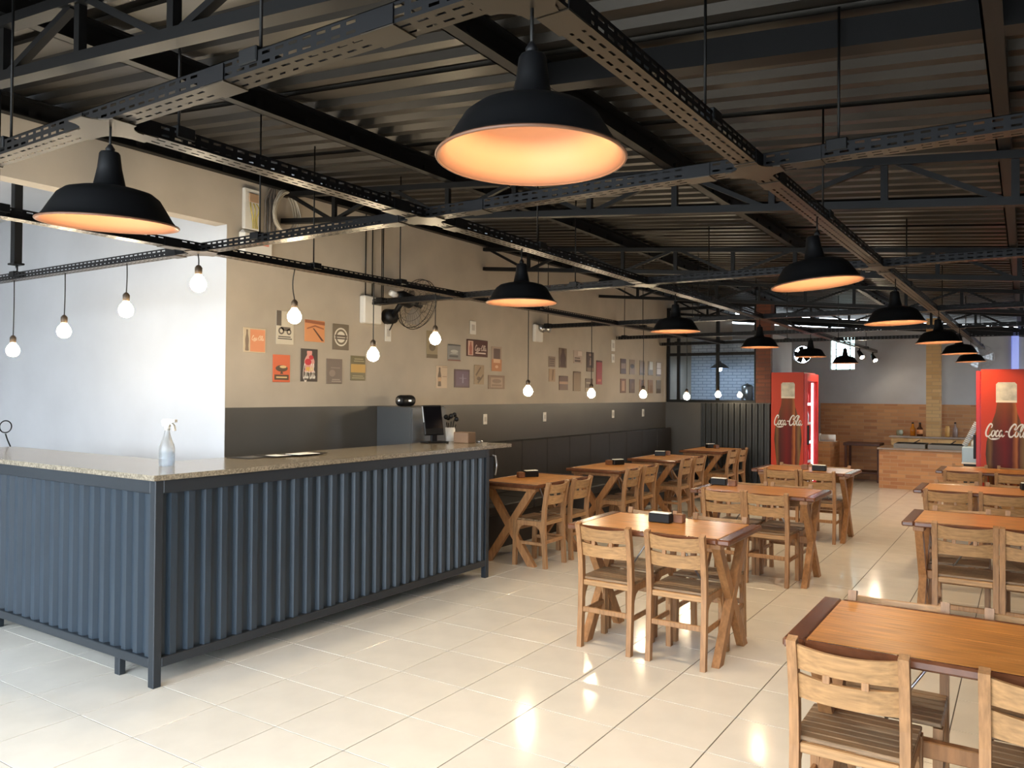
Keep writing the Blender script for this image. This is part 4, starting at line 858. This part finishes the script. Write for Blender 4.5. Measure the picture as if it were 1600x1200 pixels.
def fridge(label, x0, x1, y0, y1, H_, door):
    t = thing('drinks_fridge', label, 'fridge', ((x0 + x1) / 2, y0, 0)); a, b_ = -(x1 - x0) / 2, (x1 - x0) / 2; D = y1 - y0; w_ = .04
    bd = MB()                                          # cabinet: open on the door side
    bd.box(a, b_, 0, w_, .06, H_); bd.box(a, b_, D - w_, D, .06, H_); bd.box(a, b_, w_, D - w_, .06, .2); bd.box(a, b_, w_, D - w_, H_ - .14, H_)
    s0, s1 = (a, a + w_) if door > 0 else (b_ - w_, b_); bd.box(s0, s1, w_, D - w_, .2, H_ - .14); bd.build('cabinet_body', m_red, t)
    B('side_vinyl', m_redside, t, (a + .004, b_ - .004, -.003, 0, .08, H_ - .01), c=0)
    for q in ((a + .04, .05), (b_ - .08, .05), (a + .04, D - .09), (b_ - .08, D - .09)): B('foot', m_black, t, (q[0], q[0] + .04, q[1], q[1] + .04, 0, .06))
    e_ = b_ if door > 0 else a; dx = door * .05; dr = MB(); X = sorted((e_ + door * .004, e_ + dx))
    for q in ((0, .05, .1, H_ - .02), (D - .05, D, .1, H_ - .02), (.05, D - .05, .1, .2), (.05, D - .05, H_ - .14, H_ - .02)): dr.box(X[0], X[1], q[0], q[1], q[2], q[3], c=.004)
    dd = dr.build('door', m_red, t); B('pane', glass('fridge_pane', (.95, .97, 1), .06), dd, (X[0] + .02, X[0] + .025, .05, D - .05, .2, H_ - .14), c=0)
    hx = sorted((e_ + dx, e_ + dx + door * .03)); B('handle', m_black, dd, (hx[0], hx[1], .005, .03, .85, 1.15))
    B('gasket', m_black, t, tuple(sorted((e_, e_ + door * .004))) + (.003, D, .1, H_ - .02), c=0) if False else None
    for k in range(2):
        yy = (w_ + .005, D - w_ - .025)[k]; xx = sorted((e_ - door * .05, e_ - door * .02)); B('light_strip', m_led, t, (xx[0], xx[1], yy, yy + .02, .22, H_ - .16), c=0)
    for k in range(5):
        z = .24 + k * .31; sh = B('shelf', m_whitep, t, (a + .05, b_ - .05, w_ + .002, D - w_ - .002, z, z + .012), c=0)
        B('price_rail', m_led if k % 2 == 0 else m_whitep, sh, tuple(sorted((e_ - door * .05, e_ - door * .045))) + (w_ + .01, D - w_ - .01, z - .02, z + .02), c=0)
        for j in range(6):
            cy = w_ + .06 + j * (D - 2 * w_ - .12) / 5; MB().lathe([(1e-5, z + .013), (.032, z + .013), (.032, z + .13), (.027, z + .15), (.02, z + .17), (.012, z + .22), (1e-5, z + .222)], 10, (e_ - door * .11, cy)).build('bottle', flat(((190, 40, 34), (60, 30, 24), (210, 214, 220))[(j + k) % 3]), sh)
    W2 = (x1 - x0); bw = W2 * .84; cx = .0 + W2 * .02; z0 = .12; bh = H_ - .28
    T3 = lambda u, v, q: (u, -.003 - q, v)
    printed([(m_bottle, [bottle(cx, z0, bw, bh, 0, .855)])], T3, 'bottle_print', t)
    printed([(m_cap, [bottle(cx, z0, bw, bh, .855, 1)]), ((228, 214, 186), [rect(cx - bw * .25, z0 + bh * .853, cx + bw * .25, z0 + bh * .868)])], T3, 'cap_print', t)
    printed([((226, 220, 208), script(cx - bw * .53, z0 + bh * .60, bw * 1.06, .165))], lambda u, v, q: (u, -.0042 - q, v), 'lettering', t)
    return t
fridge('red drinks fridge with bottle print beside the kitchen wall, lit door', -3.415, -2.915, 12.8, 13.6, 1.985, 1)
fridge('red drinks fridge with bottle print behind the outer table row', -.47, .045, 11.3, 12.0, 1.96, -1)

# ------------------------------------------------------------------ grill area at the back
bq = thing('brick_grill_counter', 'brick clad grill counter with stone top and raised back ledge', 'counter', (0, 0, 0))
B('brick_base', m_brick, bq, (-2.18, .6, 15.2, 16.1, 0, .68), c=0); B('stone_top', mat('brown_stone', (140, 116, 92), .3, var=.2), bq, (-2.21, .62, 15.16, 16.12, .68, .715)); B('back_riser', m_brickl, bq, (-2.10, .6, 16.1, 16.4, 0, .86), c=0); B('ledge', mat('brown_stone', (140, 116, 92)), bq, (-2.13, .62, 16.06, 16.42, .86, .89))
ch_ = tag(MB().box(-1.535, -1.30, 16.2, 16.42, .89, zr(-1.4) - .02).build('chimney', m_brickl), 'tall pale brick chimney column rising from the grill ledge', 'chimney')
for k, (xa, xb) in enumerate(((-1.95, -1.46), (-1.42, -.86))):
    t = thing('grill_tray', 'steel grill tray on the brick counter, %s' % ('bar side' if k == 0 else 'right fridge side'), 'grill', ((xa + xb) / 2, 15.55, .715), group='grill trays'); h_ = (xb - xa) / 2
    tr_ = MB(); tr_.box(-h_, h_, -.3, -.285, 0, .075).box(-h_, h_, .285, .3, 0, .075).box(-h_, -h_ + .015, -.285, .285, 0, .075).box(h_ - .015, h_, -.285, .285, 0, .075).box(-h_ + .015, h_ - .015, -.285, .285, 0, .01); tr_.build('tray', mat('smoked_steel', (120, 116, 108), .5, metal=.6), t)
    for i in range(7): MB().tube([(-h_ + .01, -.24 + .08 * i, .07), (h_ - .01, -.24 + .08 * i, .07)], .006, 6).build('rod', m_steel, t)
    MB().tube([(.05, -.2, .085), (.10, .33, .12)], .009, 6).build('skewer_handle', m_black, t)
def btl(x, y, z, h, r, c, lb, capc=(40, 30, 26), lab=None):
    t = thing('bottle', lb, 'bottle', (x, y, z)); MB().lathe([(1e-5, 0), (r, 0), (r, h * .55), (r * .45, h * .72), (r * .38, h * .92)], 16).build('body', mat('bottle_%d_%d' % (c[0], c[1]), c, .2), t); MB().lathe([(r * .42, h * .9), (r * .42, h), (1e-5, h)], 12).build('cap', flat(capc), t)
    if lab: MB().lathe([(r * 1.02, h * .15), (r * 1.02, h * .48)], 16).build('label', flat(lab), t)
btl(-1.755, 16.22, .89, .25, .045, (196, 120, 30), 'amber oil bottle on the grill ledge'); btl(-1.635, 16.2, .89, .25, .05, (70, 38, 22), 'dark bottle with orange and white label on the grill ledge', lab=(222, 150, 96))
btl(-1.07, 16.2, .89, .27, .04, (150, 130, 124), 'grey bottle with dark cap beyond the chimney')
tag(MB().lathe([(1e-5, 0), (.05, 0), (.062, .06), (.05, .10), (.052, .105), (1e-5, .105)], 18).build('glass_jar', mat('pale_green_glass', (150, 150, 126), .2)), 'squat pale green jar on the grill ledge', 'jar').location = (-1.97, 16.2, .89)
tag(MB().lathe([(1e-5, 0), (.04, 0), (.04, .16), (.03, .175), (.03, .2), (1e-5, .2)], 16).build('wooden_mill', mat('pale_turned_wood', (204, 158, 92), .5)), 'pale wooden pepper mill right beside the chimney', 'mill').location = (-1.19, 16.2, .89)
sh = thing('side_table', 'dark wooden shelf table against the brick dado', 'table', (-2.62, 16.25, 0)); B('top', m_darkwood, sh, (-.30, .34, -.25, .28, .68, .73)); B('shelf', m_darkwood, sh, (-.27, .31, -.22, .26, .16, .19))
for x in (-.28, .29):
    for y in (-.23, .22): B('leg', m_darkwood, sh, (x, x + .04, y, y + .04, 0, .68))
tag(MB().box(-4.3, -3.09, 15.7, 16.56, 0, .74).build('brick_bench', m_brick), 'low brick clad block behind the left fridge', 'block')
t = thing('paper_roll_holder', 'white paper roll holder on the low brick block', 'paper roll', (-3.16, 16.0, .74)); MB().tube([(-.16, 0, .075), (.10, 0, .075)], .06, 16).build('roll', m_napkin, t); B('stand', m_whitep, t, (-.19, -.165, -.06, .06, 0, .15)); B('foot', m_whitep, t, (-.19, .12, -.06, .06, 0, .012))
tag(MB().box(-.13, .13, -.1, .1, 0, .16, c=.01).build('carton', m_napkin), 'white carton standing beside the paper roll', 'box').location = (-3.52, 15.95, .74)
# glass cup dispenser by the right fridge
dp = thing('ice_dispenser', 'pale blue dispenser tub on a stand with a leaning stack of clear cups', 'dispenser', (-.66, 13.9, 0)); mdp = mat('pale_blue_plastic', (160, 186, 200), .3)
B('tub', mdp, dp, (-.16, .16, -.14, .14, .62, .86), c=.012); B('stand', m_steel, dp, (-.14, .14, -.12, .12, 0, .62), c=.01); B('rim', m_whitep, dp, (-.165, .165, -.145, .145, .60, .625)); MB().lathe([(.05, .86), (.05, .93), (.02, .96), (1e-5, .96)], 16).build('lid', m_whitep, dp)
cs = MB()
for i in range(14): cs.tube([(-.13 + .012 * i, -.02, .87 + .026 * i), (-.122 + .012 * i, -.02, .888 + .026 * i)], [.035, .042], 12)
cs.build('cup_stack', mat('clear_cup', (196, 206, 214), .2), dp)
# wall fan on the far right and a sheet of clear plastic
t = thing('far_fan', 'grey wall fan on the back wall above the right fridge', 'fan', (-.72, YB - .01, 2.33))
MB().tube([(0, 0, 0), (0, -.14, 0)], .03, 10).build('arm', m_chrome, t)
MB().tube([(0, -.13, .0), (.03, -.28, 0)], [.05, .06], 14).build('motor', m_greywall, t)
cg = MB()
for rr in (.08, .15, .22): cg.tube([(.03 + .1 * rr * math.sin(a), -.30 + rr * .3 * math.cos(a), rr * math.sin(a)) if False else (.03 + rr * math.cos(a), -.30, rr * math.sin(a)) for a in [2 * math.pi * i / 26 for i in range(26)]], .004, 5, closed=True)
for i in range(18): a = 2 * math.pi * i / 18; cg.tube([(.03, -.31, 0), (.03 + .22 * math.cos(a), -.30, .22 * math.sin(a))], .002, 4)
cg.build('cage', m_chrome, t)
for k in range(3):
    a = 2 * math.pi * k / 3; MB().prism([(.03 + .03 * math.cos(a - .5), .03 * math.sin(a - .5)), (.03 + .2 * math.cos(a - .35), .2 * math.sin(a - .35)), (.03 + .2 * math.cos(a + .35), .2 * math.sin(a + .35)), (.03 + .03 * math.cos(a + .5), .03 * math.sin(a + .5))], 'y', -.288, -.284).build('blade', m_chrome, t)

# ------------------------------------------------------------------ motorcycle parked behind the bar
mt = thing('motorcycle', 'parked motorcycle behind the bar, only its mirror and grip showing', 'motorcycle', (-7.38, 3.0, 0), R(90))
def wheel(x):
    o = MB(); o.tube([(x + .27 * math.cos(a), 0, .31 + .27 * math.sin(a)) for a in [2 * math.pi * i / 28 for i in range(28)]], .045, 10, closed=True); wv = o.build('wheel', m_black, mt)
    o = MB()
    for i in range(8): a = math.pi * i / 4; o.tube([(x, 0, .31), (x + .25 * math.cos(a), 0, .31 + .25 * math.sin(a))], .008, 5)
    o.build('spokes', m_chrome, wv)
wheel(.55); wheel(-.70)
MB().tube([(.55, 0, .31), (.38, 0, .72), (.28, 0, .98)], .032, 10).build('fork', m_chrome, mt)
MB().tube([(.28, 0, .74), (.0, 0, .80), (-.22, 0, .74)], [.08, .13, .07], 14).build('tank', m_red, mt); MB().tube([(-.2, 0, .74), (-.5, 0, .76), (-.8, 0, .82)], [.07, .10, .05], 12).build('saddle', m_black, mt)
B('engine', m_chrome, mt, (-.22, .18, -.13, .13, .28, .58), c=.03); MB().tube([(-.1, .12, .32), (-.5, .15, .34), (-.95, .16, .40)], .035, 10).build('exhaust', m_chrome, mt)
MB().tube([(.26, -.33, 1.10), (.27, -.18, 1.07), (.29, 0, 1.0), (.27, .18, 1.07), (.26, .33, 1.10)], .012, 8).build('handlebar', m_chrome, mt)
for s_ in (-1, 1):
    MB().tube([(.262, s_ * .24, 1.085), (.258, s_ * .36, 1.105)], .018, 10).build('grip', m_black, mt)
    mr = MB().tube([(.27, s_ * .2, 1.07), (.20, s_ * .24, 1.20), (.18, s_ * .25, 1.25)], .006, 6).build('mirror_stem', m_black, mt)
    cpt = [(.18 + .0, s_ * .25 + .062 * math.cos(a), 1.30 + .05 * math.sin(a)) for a in [2 * math.pi * i / 24 for i in range(24)]]
    cpt = [(.18 + .055 * math.cos(a), s_ * .25 + .02 * math.cos(a), 1.31 + .05 * math.sin(a)) for a in [2 * math.pi * i / 24 for i in range(24)]]
    MB().tube(cpt, .005, 6, closed=True).build('mirror_rim', m_black, mt); MB().add(cpt, [tuple(range(24))]).build('mirror_glass', mat('mirror', (215, 218, 222), .05, metal=1.0), mt)
MB().lathe([(1e-5, .88), (.08, .88), (.085, .96), (1e-5, .98)], 18, (.38, 0)).build('headlight', m_chrome, mt)
